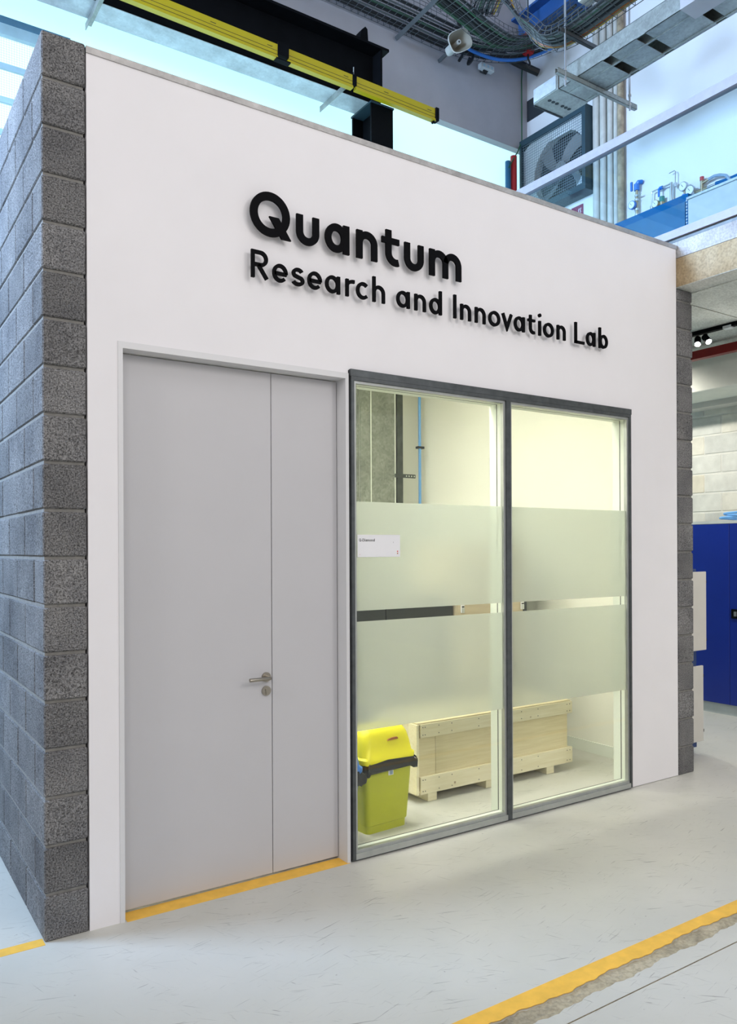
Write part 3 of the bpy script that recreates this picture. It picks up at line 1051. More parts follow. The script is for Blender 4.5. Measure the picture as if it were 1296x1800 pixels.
B(W - .012, W + .05, -6.0, 4.40, 4.264, 4.328).build('base_channel', M['rail'], bl)
B(W + .012, W + .05, -6.0, 4.40, 4.232, 4.266).build('packer', M['dsteel'], bl)

# ------------------------------------------------------------------ crane runway girder, column, conductor rail
gd = thing('crane_girder', 'black steel crane runway girder crossing above the lab', 'girder')
GX0, GX1 = -6.0, 4.44
B(GX0, GX1 - .09, 3.85, 4.15, 7.055, 7.085).build('bottom_flange', M['girder'], gd)
B(GX0, GX1 - .09, 3.852, 4.148, 7.050, 7.0555).build('flange_underside', M['galvl'], gd)
B(GX0, GX1 - .11, 3.965, 3.985, 7.085, 7.69).build('web', M['girder'], gd)
B(GX0, GX1, 3.78, 4.17, 7.69, 7.72).build('top_flange', M['girder'], gd)
B(GX1 - .11, GX1 - .085, 3.80, 4.15, 7.085, 7.69).build('end_plate', M['girder'], gd)
for x in (-4.0, -1.0):
    B(x, x + .015, 3.82, 3.965, 7.085, 7.69).build('stiffener', M['girder'], gd)
MB().prism([(4.08, 7.72), (4.25, 7.72), (4.21, 7.79), (4.20, 7.93), (4.17, 7.95), (4.12, 7.90)], 'y', 3.88, 4.0).build('end_stop', M['girder'], gd)
B(GX0, 4.2, 3.93, 4.02, 7.72, 7.78).build('crane_rail', M['girder'], gd)
co = thing('steel_column', 'black steel column carrying the crane girder', 'column', (4.195, 3.80, 0))
B(0, .31, 0, .022, 0, 7.05).build('front_flange', M['girder'], co)
B(0, .31, .40, .422, 0, 7.05).build('rear_flange', M['girder'], co)
B(.147, .163, .022, .40, 0, 7.03).build('web', M['girder'], co)
B(-.01, .32, -.01, .43, 7.03, 7.05).build('cap_plate', M['fanframe'], co)
for k, x in enumerate((1.06, 3.755)):
    a_ = MB()
    a_.box(x, x + .06, 3.70, 4.24, 7.040, 7.050)
    a_.box(x, x + .008, 3.70, 4.24, 6.985, 7.040)
    tag(a_.build('angle_bracket', M['galv']), ['galvanised angle under the girder at its left end', 'galvanised angle under the girder near the column'][k], 'bracket', 'angles under the girder')
cr_ = thing('conductor_rail', 'yellow crane conductor rail along the girder', 'rail', (1.0, 3.60, 7.066))
cr_.rotation_euler = (0, math.radians(0.85), 0)
for a, b in ((-7.0, 1.86), (1.99, 2.80), (2.84, 3.975)):
    s_ = B(a, b, -.02, .02, -.045, .085).build('rail_section', M['yrail'], cr_)
    q = MB()
    q.box(a, b, -.0215, -.0195, .012, .016)
    q.box(a, b, -.0215, -.0195, -.026, -.022)
    q.build('groove', M['ink'], s_)
    B(a, b, -.032, .032, -.068, -.045).build('rail_lip', M['yrail'], s_)
    for x in (b - .12, b - .75):
        if x > a + .1 or a < -1:
            B(x, x + .06, -.0215, -.0195, .036, .042).build('print_mark', M['ink'], s_)
B(1.86, 1.99, -.03, .03, -.02, .11).build('hanger_clamp', M['girder'], cr_)
B(2.795, 2.845, -.03, .03, -.03, .11).build('hanger_clamp', M['girder'], cr_)
B(1.90, 1.95, .02, .25, .07, .09).build('hanger_arm', M['girder'], cr_)
B(2.80, 2.84, .02, .25, .07, .09).build('hanger_arm', M['girder'], cr_)
MB().cyl((2.805, -.025, .09), (2.805, -.025, .17), .006, 8).build('bolt', M['galv'], cr_)
B(1.84, 2.01, -.035, .035, -.075, -.060).build('joint_plate', M['girder'], cr_)
MB().cbox(3.970, 4.02, -.042, .042, -.065, .095, .006).build('end_cap', M['girder'], cr_)
B(3.945, 3.965, -.02, .02, -.09, -.065).build('end_lug', M['girder'], cr_)

# ------------------------------------------------------------------ mezzanine wall equipment
fu = thing('fan_unit', 'large axial fan unit behind a square wire guard on the mezzanine wall', 'fan', (0, 0, 0))
FX, FY0, FY1, FZ0, FZ1 = 7.20, 3.20, 4.41, 6.545, 7.665
h_ = MB()
h_.box(FX - .02, XR, FY0, FY0 + .06, FZ0, FZ1)
h_.box(FX - .02, XR, FY1 - .04, FY1, FZ0, FZ1)
h_.box(FX - .02, XR, FY0 + .06, FY1 - .04, FZ1 - .085, FZ1)
h_.box(FX - .02, XR, FY0 + .06, FY1 - .04, FZ0, FZ0 + .085)
h_.build('housing', M['fanframe'], fu)
fcy, fcz, frd = 3.70, 7.03, .475
pn = MB()
N_ = 40
outer, inner = [], []
for k in range(N_):
    a = 2 * PI * k / N_
    c, s = math.cos(a), math.sin(a)
    inner.append((FX + .035, fcy + frd * c, fcz + frd * s))
    t_ = min((FY1 - .04 - fcy) / c if c > 1e-6 else 9, (FY0 + .06 - fcy) / c if c < -1e-6 else 9, (FZ1 - .085 - fcz) / s if s > 1e-6 else 9, (FZ0 + .085 - fcz) / s if s < -1e-6 else 9)
    outer.append((FX + .035, fcy + max(t_, frd + .002) * c, fcz + max(t_, frd + .002) * s))
pn.add(outer + inner + [(FX + .16, p[1], p[2]) for p in inner], [(k, (k + 1) % N_, N_ + (k + 1) % N_, N_ + k) for k in range(N_)] + [(N_ + k, N_ + (k + 1) % N_, 2 * N_ + (k + 1) % N_, 2 * N_ + k) for k in range(N_)])
pn.box(FX + .045, FX + .05, FY1 - .16, FY1 - .04, FZ0 + .08, FZ1 - .08)
pn.box(FX + .045, FX + .05, FY0 + .06, FY1 - .04, FZ1 - .2, FZ1 - .085)
pn.box(FX + .045, FX + .05, FY0 + .06, FY1 - .04, FZ0 + .085, FZ0 + .1)
pn.build('shroud_panel', M['fanpanel'], fu)
B(FX + .17, FX + .185, FY0 + .06, FY1 - .04, FZ0 + .085, FZ1 - .085).build('fan_well', M['fandark'], fu)
for k in range(4):
    a0 = PI / 2 * k + .35
    vs, fs = [], []
    nr, na = 6, 5
    for i in range(nr):
        r_ = .09 + (frd - .11) * i / (nr - 1)
        for j in range(na):
            a = a0 + (j / (na - 1) - .5) * (.62 - .05 * i) + .10 * i
            vs.append((FX + .07 + .07 * j / (na - 1), fcy + r_ * math.cos(a), fcz + r_ * math.sin(a)))
    for i in range(nr - 1):
        for j in range(na - 1):
            q = i * na + j
            fs.append((q, q + 1, q + na + 1, q + na))
    n0 = len(vs)
    vs2 = vs + [(x + .008, y, z) for x, y, z in vs]
    MB().add(vs2, fs + [tuple(i + n0 for i in f[::-1]) for f in fs]).build('blade', M['blade'], fu, True)
hb = MB()
hb.cyl((FX + .05, fcy, fcz), (FX + .16, fcy, fcz), .095, 20)
hb.build('hub', M['blade'], fu, True)
gr = MB()
st = .036
y = FY0 + .065
while y < FY1 - .045:
    gr.box(FX - .002, FX + .001, y - .0022, y + .0022, FZ0 + .085, FZ1 - .085)
    y += st
z = FZ0 + .09
while z < FZ1 - .09:
    gr.box(FX - .004, FX - .001, FY0 + .06, FY1 - .04, z - .0022, z + .0022)
    z += st
gr.build('wire_guard', M['guard'], fu)

for k, (yc, r_, mt) in enumerate(((3.145, .050, 'pipe'), (3.030, .048, 'pipe'), (2.918, .044, 'pipe'), (2.828, .034, 'pipe'), (2.757, .042, 'rust'))):
    pp = MB()
    pts = [(7.34, yc, 4.24 + i * .4) for i in range(17)]
    pp.tube(pts, [r_ * random.uniform(.94, 1.04) for _ in pts], 12)
    lab = ['thick pale lagged pipe nearest the fan unit', 'second pale lagged pipe right of the fan unit', 'third pale lagged pipe right of the fan unit', 'thin pale lagged pipe beside the rusty pipe', 'brown flaking rusty pipe at the end of the row'][k]
    tag(pp.build('wall_pipe', M[mt], None, True), lab, 'pipe', 'vertical pipes on the mezzanine wall')
tag(MB().cyl((7.055, 4.40, 4.24), (7.055, 4.40, 7.42), .046, 14).build('corner_pipe', M['rpipe'], None, True), 'red vertical pipe in the far corner', 'pipe', 'coloured corner pipes')
tag(MB().cyl((6.963, 4.42, 4.24), (6.963, 4.42, 7.33), .040, 14).build('corner_pipe', M['bpipe'], None, True), 'dark blue vertical pipe beside the red one', 'pipe', 'coloured corner pipes')
tag(MB().tube([(6.94, 4.38, 7.22), (7.0, 4.36, 7.34), (7.12, 4.38, 7.5), (7.22, 4.4, 7.7), (7.24, 4.42, 8.0), (7.26, 4.44, 8.6), (7.3, 4.44, 9.2)], .009, 6).build('green_cord', M['gcable']), 'thin green cord hanging in the far corner', 'cord')
tag(B(7.386, 7.40, 4.02, 4.46, 8.04, 8.34).build('wall_vent', M['fandark']), 'dark rectangular vent opening high in the corner', 'vent')
ws = thing('fire_sign', 'small maroon wall sign below the fan unit', 'sign', (7.388, 3.425, 6.20))
B(0, .012, 0, .20, 0, .27).build('plate', M['signred'], ws)
for k in range(2):
    MB().tube([(-.001, .05 + k * .03, .14), (-.001, .035 + k * .03, .17), (-.001, .045 + k * .03, .20), (-.001, .03 + k * .03, .225)], .006, 5).build('symbol', M['paper'], ws)
B(-.002, 0, .11, .19, .16, .166).build('symbol', M['paper'], ws)


def gauge(root, x, y, z, r, mat='brass'):
    g = MB().cyl((x, y, z), (x - .035, y, z), r, 20).build('gauge', M[mat], root, True)
    MB().cyl((x - .034, y, z), (x - .038, y, z), r * .84, 20).build('dial', M['dial'], g, True)
    MB().tube([(x - .040, y - r * .1, z - r * .15), (x - .040, y + r * .35, z + r * .45)], .0022, 4).build('needle', M['ink'], g)
    return g


mx = 7.345
ga = thing('gas_outlet', 'blue gas valve with round gauge on the mezzanine wall', 'gas valve', (0, 0, 0))
MB().cyl((mx, 2.52, 5.90), (mx, 2.52, 6.33), .017, 10).build('tube', M['brass'], ga, True)
v_ = MB()
v_.cyl((mx, 2.52, 6.29), (mx, 2.52, 6.37), .034, 12)
v_.tube([(mx, 2.52, 6.36), (mx, 2.495, 6.385), (mx + .04, 2.47, 6.39)], .028, 10)
v_.box(mx - .05, mx - .03, 2.555, 2.58, 6.29, 6.40)
v_.build('valve', M['valve'], ga)
for z in (6.22, 6.17, 6.05, 5.98):
    MB().cyl((mx, 2.52, z - .012), (mx, 2.52, z + .012), .027, 8).build('nut', M['chrome'], ga)
MB().cyl((mx - .02, 2.50, 6.215), (mx - .02, 2.44, 6.215), .009, 8).build('stem', M['chrome'], ga)
gauge(ga, mx - .03, 2.55, 6.105, .052, 'valve')
mf = thing('gas_manifold', 'steel tube gas manifold with green knob regulator', 'gas manifold', (0, 0, 0))
MB().tube([(mx, 2.30, 5.93), (mx, 2.30, 6.17), (mx, 2.295, 6.185), (mx, 2.28, 6.187), (mx, 2.05, 6.187), (mx, 2.035, 6.187)], .009, 8).build('tube', M['chrome'], mf, True)
MB().cyl((mx, 2.025, 5.93), (mx, 2.025, 6.20), .016, 10).build('tube', M['chrome'], mf, True)
MB().tube([(mx, 1.97, 6.15), (mx, 1.967, 6.31), (mx, 1.98, 6.325), (mx, 2.05, 6.32)], .006, 6).build('tube', M['chrome'], mf, True)
for y, z in ((2.30, 6.0), (2.025, 5.985), (1.968, 6.15)):
    MB().cyl((mx, y, z - .025), (mx, y, z + .02), .021, 8).build('nut', M['chrome'], mf)
vv = MB().cyl((mx, 2.185, 6.187), (mx, 2.145, 6.187), .022, 10).build('valve', M['valve'], mf)
B(mx - .03, mx - .018, 2.168, 2.192, 6.08, 6.18).build('lever', M['valve'], vv)
rg = MB().cyl((mx, 2.155, 5.95), (mx, 2.155, 6.01), .030, 12).build('regulator', M['brass'], mf, True)
MB().cyl((mx, 2.155, 6.01), (mx, 2.155, 6.075), .032, 12).build('knob', M['teal'], rg, True)
gauge(mf, mx - .02, 2.215, 6.000, .047)
for y in (2.4, 2.1, 1.93, 1.90):
    MB().cyl((mx, y, 5.92), (mx, y, 5.975), .017, 8).build('nut', M['brass'], mf)
g2 = thing('pressure_gauge', 'round pressure gauge above the right end of the blue enclosure', 'gauge', (0, 0, 0), 0, 'pressure gauges')
gauge(g2, mx - .02, 1.832, 6.065, .055, 'chrome')
MB().cyl((mx - .03, 1.825, 5.9), (mx - .03, 1.825, 6.02), .012, 8).build('stem', M['brass'], g2)
MB().cyl((mx - .03, 1.825, 5.93), (mx - .03, 1.825, 5.97), .03, 8).build('fitting', M['valve'], g2)
g3 = thing('pressure_gauge', 'round pressure gauge on the counter beside the red-capped valve', 'gauge', (0, 0, 0), 0, 'pressure gauges')
gauge(g3, mx - .02, 1.742, 5.985, .058, 'chrome')
MB().cyl((mx, 1.70, 5.955), (mx, 1.55, 5.955), .02, 8).build('fitting', M['brass'], g3)
hv = thing('hose_valve', 'red-capped valve with grey hose on the mezzanine counter', 'valve', (0, 0, 0))
MB().cyl((mx, 1.617, 5.90), (mx, 1.617, 6.06), .02, 10).build('body', M['brass'], hv, True)
MB().cyl((mx, 1.617, 6.06), (mx, 1.617, 6.105), .024, 10).build('cap', M['knob'], hv, True)
MB().cyl((mx, 1.61, 6.03), (mx, 1.53, 6.045), .017, 10).build('outlet', M['brass'], hv, True)
MB().tube([(mx, 1.53, 6.045), (mx - .01, 1.46, 6.05), (mx - .02, 1.38, 6.03), (mx - .03, 1.30, 5.99), (mx - .03, 1.25, 5.92), (mx, 1.22, 5.85)], .017, 10).build('hose', M['hose'], hv, True)
MB().cyl((mx, 1.56, 5.955), (mx, 1.43, 5.957), .016, 10).build('coupling', M['chrome'], hv, True)
MB().tube([(mx, 1.44, 5.957), (mx, 1.28, 5.945), (mx, 1.0, 5.955), (mx, .6, 5.955)], .024, 10).build('blue_hose', M['bluebox'], hv, True)
be = thing('blue_enclosure', 'bright blue steel enclosure with slotted edge behind the balustrade', 'enclosure', (7.08, 1.62, 4.236))
B(0, .30, 0, 1.03, 0, 1.618).build('body', M['bluebox'], be)
B(-.012, 0, .03, .99, .1, 1.53).build('door', M['bpipe'], be)
for k in range(9):
    B(-.006, .0, .006, .022, 1.24 + k * .036, 1.26 + k * .036).build('slot', M['galvl'], be)
cn = thing('wall_counter', 'white boxed-in counter on the mezzanine beside the blue enclosure', 'counter', (6.98, -4.0, 4.236))
B(.0, .40, 0, 5.55, 0, 1.49).build('body', M['plinth'], cn)
B(-.02, .41, 0, 5.56, 1.49, 1.515).build('top', M['galvl'], cn)

# ------------------------------------------------------------------ galvanised trunking, strut supports, rods
tk = thing('cable_trunking', 'wide galvanised two-lane cable trunking hung above the mezzanine', 'trunking')
TX0, TX1, TY0, TY1, TZ = 5.665, 6.145, -4.0, 2.25, 6.905
B(TX0, TX0 + .006, TY0, TY1, TZ, TZ + .19).build('side_wall', M['galv'], tk)
B(TX1 - .006, TX1, TY0, TY1, TZ, TZ + .19).build('side_wall', M['galv'], tk)
B(TX0, TX1, TY0, TY1, TZ + .185, TZ + .19).build('top_cover', M['galv'], tk)
B(5.815, 5.835, TY0, TY1, TZ - .006, TZ + .10).build('divider', M['galv'], tk)
B(TX1 - .05, TX1 - .040, TY0, TY1, TZ - .008, TZ + .01).build('rib', M['galv'], tk)
gaps = [1.60, 1.18, 0.60, 0.02, -0.56, -1.14, -1.72, -2.3]
for lane, (a, b) in enumerate(((TX0, 5.815), (5.835, TX1))):
    yprev = TY1
    for gi, gy in enumerate(gaps):
        if lane == 0 and gi == 2:
            continue
        gw = .11
        B(a, b, gy + gw / 2, yprev, TZ, TZ + .005).build('bottom_plate', M['galv'], tk)
        yprev = gy - gw / 2
    B(a, b, TY0, yprev, TZ, TZ + .005).build('bottom_plate', M['galv'], tk)
B(5.62, 5.86, .25, .70, TZ - .03, TZ + .13).build('cover_plate', M['grey'], tk)
jb = thing('junction_box', 'galvanised end box with round knockouts on the cable trunking', 'junction box', (5.655, 2.26, 6.90))
MB().cbox(0, .495, 0, .375, 0, .155, .004).build('body', M['galv'], jb)
for x in (.09, .15, .21, .30, .355, .41):
    MB().cyl((x, .21, -.003), (x, .21, .002), .022, 14).build('knockout', M['fandark'], jb)
B(-.012, 0, .02, .36, .01, .16).build('side_flange', M['galvl'], jb)
B(.02, .48, .37, .39, -.01, .02).build('end_flange', M['fandark'], jb)


def strut(name, label, x0, x1, y, z0, h, mat):
    s_ = MB()
    s_.box(x0, x1, y - .02, y - .017, z0, z0 + h)
    s_.box(x0, x1, y + .017, y + .02, z0, z0 + h)
    s_.box(x0, x1, y - .02, y + .02, z0, z0 + .003)
    s_.box(x0, x1, y - .02, y - .009, z0 + h - .003, z0 + h)
    s_.box(x0, x1, y + .009, y + .02, z0 + h - .003, z0 + h)
    return tag(s_.build(name, M[mat]), label, 'strut', 'strut channels')


strut('strut_channel', 'galvanised strut channel carrying the cable trunking', 5.35, 6.655, 2.0, 6.845, .055, 'galv')
strut('strut_channel', 'dark strut channel carrying the wire basket above the trunking', 5.40, 6.05, 2.0, 7.30, .045, 'wire')
for k, (x, z0) in enumerate(((5.47, 6.74), (6.53, 6.80))):
    r_ = thing('threaded_rod', ['threaded rod holding the left end of the trunking strut', 'threaded rod holding the right end of the trunking strut'][k], 'rod', (x, 1.985, z0), 0, 'hanging threaded rods')
    MB().cyl((0, 0, 0), (0, 0, 11.0 - z0), .011, 8).build('rod', M['chrome'], r_)
    for q in (.055, .16):
        MB().cyl((0, 0, q), (0, 0, q + .02), .02, 6).build('nut', M['chrome'], r_)


# ------------------------------------------------------------------ wire baskets and cables
def bez(pts, n):
    """Catmull-Rom through the points"""
    P = [Vector(p) for p in pts]
    P = [P[0] * 2 - P[1]] + P + [P[-1] * 2 - P[-2]]
    out = []
    for i in range(1, len(P) - 2):
        for k in range(n):
            t = k / n
            a, b, c, d_ = P[i - 1], P[i], P[i + 1], P[i + 2]
            out.append(0.5 * ((2 * b) + (c - a) * t + (2 * a - 5 * b + 4 * c - d_) * t * t + (3 * b - a - 3 * c + d_) * t ** 3))
    out.append(P[-2])
    return out


def frames(path):
    fr_ = []
    for i, p in enumerate(path):
        t = (path[min(len(path) - 1, i + 1)] - path[max(0, i - 1)]).normalized()
        s = t.cross(Vector((0, 0, 1)))
        s = s.normalized() if s.length > 1e-4 else Vector((1, 0, 0))
        u = s.cross(t).normalized()
        fr_.append((p, t, s, u))
    return fr_


def basket(label, pts, wd=.34, ht=.09, n=14, r=.0042):
    fr_ = frames(bez(pts, n))
    root = thing('cable_basket', label, 'cable basket')
    lw = MB()
    for k in range(6):
        o = (k / 5 - .5) * wd
        lw.tube([p + s * o for p, t, s, u in fr_], r, 4)
    for sgn in (-1, 1):
        for hh in (.5, 1.0):
            lw.tube([p + s * sgn * wd / 2 + u * ht * hh for p, t, s, u in fr_], r, 4)
    lw.build('long_wires', M['wire'], root)
    cw = MB()
    acc = 0
    for i, (p, t, s, u) in enumerate(fr_):
        if i:
            acc += (p - fr_[i - 1][0]).length
        if i == 0 or acc > .085:
            acc = 0
            cw.tube([p - s * wd / 2 + u * ht, p - s * wd / 2, p + s * wd / 2, p + s * wd / 2 + u * ht], r, 4)
    cw.build('cross_wires', M['wire'], root)
    return fr_


CABN = {'cable': 'black', 'gcable': 'green', 'ycable': 'yellow', 'gycable': 'grey', 'bcable': 'blue', 'ocable': 'brown'}


def cables(fr_, where, spec, wd=.30):
    for k, (mt, r) in enumerate(spec):
        o = ((k + .5) / len(spec) - .5) * wd
        h0 = .008 + r
        ph = random.random() * 6
        pts = [p + s * (o + .006 * math.sin(i * .35 + ph)) + u * (h0 + .003 * math.sin(i * .5 + ph)) for i, (p, t, s, u) in enumerate(fr_)]
        ob = MB().tube(pts, r, 6).build('cable', M[mt], None, True)
        tag(ob, f'{CABN[mt]} cable lying in the wire basket {where}', 'cable', f'{CABN[mt]} cables in the basket {where}')


fA = basket('wide wire cable basket running along the grey back wall', [(2.8, 4.17, 8.50), (4.0, 4.17, 8.50), (5.0, 4.17, 8.50), (5.8, 4.17, 8.50), (6.35, 4.12, 8.55), (6.8, 3.95, 8.62), (7.05, 3.6, 8.70), (7.1, 3.1, 8.75)], .52, .10, 10)
cables(fA, 'along the back wall', [('cable', .02), ('cable', .017), ('gycable', .012), ('cable', .022), ('gcable', .014), ('cable', .015), ('gycable', .011), ('cable', .018)], .46)
fC = basket('wire cable basket sloping past the horn loudspeaker', [(4.3, 3.45, 8.72), (4.7, 3.5, 8.58), (5.05, 3.55, 8.44), (5.45, 3.6, 8.40), (5.86, 3.64, 8.34), (6.3, 3.68, 8.38), (6.75, 3.72, 8.60)], .34, .10, 10)
cables(fC, 'past the horn loudspeaker', [('gcable', .022), ('cable', .028), ('cable', .022), ('cable', .024), ('gcable', .016), ('cable', .02)])
fB = basket('wire cable basket dropping to the strut and running above the trunking', [(5.72, 3.55, 8.46), (5.50, 3.2, 8.36), (5.32, 2.82, 8.10), (5.40, 2.55, 7.68), (5.54, 2.32, 7.40), (5.62, 2.0, 7.352), (5.62, 1.4, 7.352), (5.62, .6, 7.352), (5.62, -.6, 7.352)], .36, .09, 12)
cables(fB, 'above the trunking', [('ycable', .010), ('ocable', .010), ('gycable', .013), ('gycable', .012), ('cable', .016), ('gycable', .011), ('cable', .014), ('gycable', .014), ('gcable', .010), ('gycable', .012), ('cable', .012)])
for k, (pts, mt, r, nm) in enumerate((
        ([(5.3, 4.05, 9.1), (5.55, 4.0, 8.95), (5.68, 4.0, 8.72), (5.8, 4.05, 8.55), (6.0, 4.1, 8.57)], 'cable', .03, 'thick black cable looping down beside the horn loudspeaker'),
        ([(5.95, 4.2, 8.52), (6.2, 4.2, 8.50), (6.6, 4.15, 8.52), (7.0, 4.0, 8.62), (7.25, 3.6, 8.72), (7.36, 3.0, 8.8)], 'bcable', .022, 'bright blue cable sagging under the baskets'),
        ([(7.36, 4.2, 8.62), (7.1, 4.32, 8.72), (6.9, 4.40, 8.80), (6.7, 4.42, 8.86)], 'cable', .05, 'thick black sleeve running into the far corner'),
        ([(6.02, 4.28, 8.56), (6.0, 4.28, 8.45), (5.95, 4.29, 8.36)], 'cable', .02, 'short black strap hanging below the blue cable'),
        ([(6.20, 4.28, 8.54), (6.17, 4.28, 8.44), (6.11, 4.29, 8.37), (6.14, 4.29, 8.46)], 'cable', .02, 'looped black strap hanging below the blue cable'))):
    tag(MB().tube(bez(pts, 6), r, 8).build('loose_cable', M[mt], None, True), nm, 'cable')
ks = MB()
ks.tube([(5.02, 4.43, 8.41), (5.02, 4.1, 8.42), (5.02, 3.2, 8.45)], .035, 4)
tag(ks.build('support_arm', M['wire']), 'dark steel support arm under the wall basket', 'support')

# horn loudspeaker
hs = thing('horn_loudspeaker', 'off-white rectangular horn loudspeaker under the wire baskets', 'loudspeaker', (5.64, 3.98, 8.305), 0)
hs.rotation_euler = (math.radians(10), math.radians(-30), math.radians(-18))


def sring(w_, h_, y, n=28, p=3.2):
    out = []
    for k in range(n):
        a = 2 * PI * k / n
        c, s = math.cos(a), math.sin(a)
        out.append((w_ / 2 * math.copysign(abs(c) ** (2 / p), c), y, h_ / 2 * math.copysign(abs(s) ** (2 / p), s)))
    return out


MB().loft([sring(.315, .245, -.12), sring(.335, .262, -.115), sring(.325, .252, -.10), sring(.24, .19, -.05), sring(.15, .13, .04), sring(.11, .11, .10), sring(.11, .11, .20)], False, True).build('horn', M['horn'], hs, True)
MB().loft([sring(.315, .245, -.12), sring(.295, .228, -.11), sring(.22, .17, -.05), sring(.13, .11, .03), sring(.08, .08, .07)], False, True).build('horn_throat', M['horni'], hs, True)
cc = MB().cyl((0, .07, 0), (0, -.085, 0), .028, 18).build('centre_cone', M['horn'], hs, True)
MB().cyl((0, -.084, 0), (0, -.088, 0), .012, 12).build('cone_cap', M['ink'], cc)
B(-.02, .02, .10, .50, -.02, .02).build('mount', M['wire'], hs)
sk = thing('socket_box', 'small white socket box on the back wall below the baskets', 'socket', (6.40, 4.34, 8.46))
MB().cbox(0, .24, 0, .08, 0, .075, .006).build('body', M['plastic'], sk)
for k in range(3):
    MB().cyl((.05 + k * .07, -.002, .04), (.05 + k * .07, .002, .04), .018, 10).build('outlet', M['winbar'], sk)
MB().loft([[(.07, .03, 0), (.15, .03, 0), (.15, .06, 0), (.07, .06, 0)], [(.10, .04, -.05), (.12, .04, -.05), (.12, .05, -.05), (.10, .05, -.05)]]).build('plug', M['cable'], sk)
B(.08, .16, .08, .15, .01, .06).build('wall_mount', M['wire'], sk)
hk = thing('crane_hook', 'small red hoist block with hook hanging in the far corner', 'hook', (6.93, 3.98, 8.62))
MB().loft([[(.05 * a, .05 * b, 0) for a, b in ((-1, -1), (1, -1), (1, 1), (-1, 1))], [(.09 * a, .06 * b, .14) for a, b in ((-1, -1), (1, -1), (1, 1), (-1, 1))], [(.09 * a, .06 * b, .25) for a, b in ((-1, -1), (1, -1), (1, 1), (-1, 1))]]).build('block', M['rpipe'], hk)
MB().tube([(0, 0, 0), (0, 0, -.06), (.03, 0, -.10), (.035, 0, -.14), (0, 0, -.17), (-.03, 0, -.14)], .014, 6).build('hook', M['cable'], hk)
MB().cyl((0, 0, .25), (0, 0, 2.38), .012, 6).build('chain', M['wire'], hk)
cb = thing('crane_bridge', 'blue steel crane beam under the ceiling', 'crane beam', (0, 0, 0))
B(7.02, 7.34, .2, 4.40, 9.02, 9.05).build('bottom_flange', M['bluesteel'], cb)
B(7.16, 7.20, .2, 4.40, 9.05, 9.34).build('web', M['bluesteel'], cb)
B(7.02, 7.34, .2, 4.40, 9.34, 9.37).build('top_flange', M['bluesteel'], cb)
for y in (1.0, 2.6, 4.2):
    B(7.20, 7.398, y, y + .12, 9.06, 9.33).build('wall_bracket', M['bluesteel'], cb)
wb = thing('white_box', 'white control box mounted over the wire basket', 'box', (5.40, 1.55, 7.47))
MB().cbox(0, .16, 0, .20, 0, .24, .008).build('body', M['horn'], wb)
B(.02, .14, .0, .012, -.08, 0).build('bracket', M['wire'], wb)

# ------------------------------------------------------------------ under the mezzanine
block_wall('wall_passage', 'cream painted block wall under the mezzanine', 7.50, -3.0, 4.4, 0.0, 15, 0.12, M['cblock'], M['cmortar'], 0.20)
pb = thing('cream_beam', 'cream painted concrete beam above the block wall', 'beam')
MB().cbox(6.60, 7.40, -5.0, 4.4, 3.462, 3.86, .008).build('body', M['creambeam'], pb)
B(7.18, 7.40, -5.0, 4.4, 3.40, 3.462).build('ledge', M['beige'], pb)
rb = thing('red_steel_section', 'dark red steel section hung under the mezzanine soffit', 'steel section')
B(6.25, 6.33, -4.0, 2.6, 3.722, 3.805).build('flange', M['redbeam'], rb)
for y in (-2.0, -.3, 1.9):
    B(6.27, 6.31, y, y + .04, 3.805, 3.865).build('hanger', M['redbeam'], rb)
tl = thing('lighting_track', 'black lighting track fixed to the mezzanine soffit', 'track')
B(5.78, 5.83, -4.0, 2.0, 3.825, 3.86).build('rail', M['girder'], tl)
B(5.775, 5.835, .30, .38, 3.815, 3.84).build('connector', M['plastic'], tl)
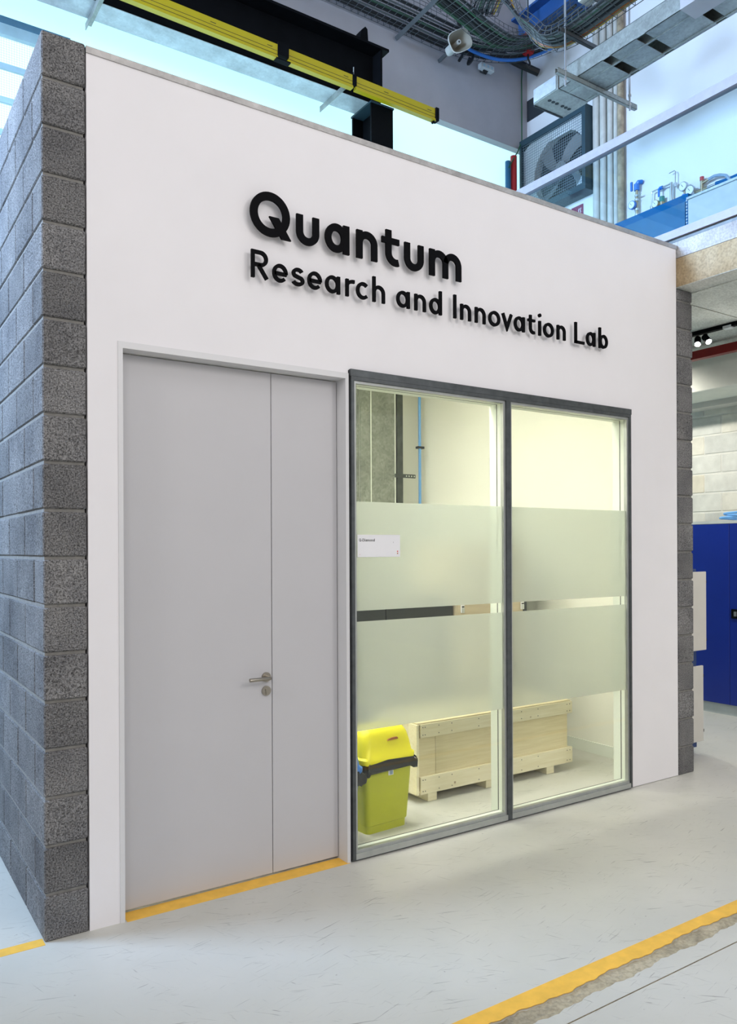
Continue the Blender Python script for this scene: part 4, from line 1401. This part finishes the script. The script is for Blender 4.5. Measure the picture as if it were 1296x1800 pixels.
for k, (y, dx, dy) in enumerate(((.655, -.55, -.35), (.565, -.3, -.7), (1.65, .45, .2), (-.95, .45, .2))):  # last pair is unseen, added to brighten the passage
    sp_ = thing('spotlight', ['lit black track spotlight nearest the block pier', 'second lit black track spotlight right of the pier', 'added unseen track spotlight near the far end of the lighting track', 'added unseen track spotlight nearest the front of the lighting track'][k], 'spotlight', (5.805, y, 3.815), 0, 'track spotlights')
    MB().cyl((0, 0, 0), (0, 0, -.03), .012, 8).build('stem', M['girder'], sp_)
    dv = Vector((dx, dy, -.75)).normalized()
    p0 = Vector((0, 0, -.045)) - dv * .04
    hd = MB().cyl(p0, p0 + dv * .09, .030, 14).build('head', M['girder'], sp_, True)
    MB().cyl(p0 + dv * .0905, p0 + dv * .0935, .026, 14).build('lens', M['spot'], hd)
    ld = bpy.data.lights.new('spot_light', 'SPOT')
    ld.energy = (28, 28, 150, 140)[k]
    ld.spot_size = 2.7
    ld.spot_blend = .9
    ld.color = (1, .96, .88)
    ld.shadow_soft_size = .03
    lo = bpy.data.objects.new('spot_light', ld)
    COL.objects.link(lo)
    lo.parent = sp_
    lo.location = p0 + dv * .11
    lo.rotation_euler = dv.to_track_quat('-Z', 'Y').to_euler()
bc_ = thing('steel_cabinet', 'royal blue two-door steel cabinet under the mezzanine', 'cabinet', (6.95, 0, 0))
B(.01, .40, .12, 1.98, .115, 2.065).build('body', M['cabblue'], bc_)
B(.02, .39, .13, 1.97, 0, .115).build('plinth', M['plinth'], bc_)
B(-.012, .41, .11, 1.99, 2.065, 2.095).build('top', M['plinth'], bc_)
for a, b in ((.125, 1.046), (1.050, 1.975)):
    dd = MB().cbox(-.012, .008, a, b, .12, 2.06, .003).build('door', M['cabblue'], bc_)
    if a < .5:
        hh_ = MB().cbox(-.030, -.012, .94, 1.02, 1.05, 1.15, .004).build('handle', M['girder'], dd)
        B(-.036, -.030, .955, .985, 1.075, 1.125).build('handle_plate', M['chrome'], hh_)
th = MB()
th.tube(bez([(7.06 + .09 * math.cos(a) * (1 + .3 * math.sin(k * 2.1)), 1.0 + .20 * math.sin(a) * (1 + .2 * math.cos(k * 1.7)), 2.112 + .0045 * k) for k, a in enumerate([i * .62 for i in range(20)])], 4), .013, 6)
tag(th.build('coiled_hose', M['conduit'], None, True), 'coiled light blue hose lying on the blue cabinet', 'hose')
lk = thing('locker', 'dark locker with two beige doors beside the block pier', 'locker', (4.79, .30, 0))
B(0, .475, .022, .45, .06, 1.62).build('body', M['lockblue'], lk)
B(.02, .48, .06, .43, 0, .06).build('foot', M['lockblue'], lk)
for x1, z0, z1 in ((.592, .905, 1.595), (.545, .108, .770)):
    dd = MB().cbox(.0, x1, 0, .020, z0, z1, .003).build('door', M['beige'], lk)
    for z in (z0 + .09, z1 - .09):
        B(x1 - .002, x1 + .012, .004, .022, z - .012, z + .012).build('hinge', M['girder'], dd)
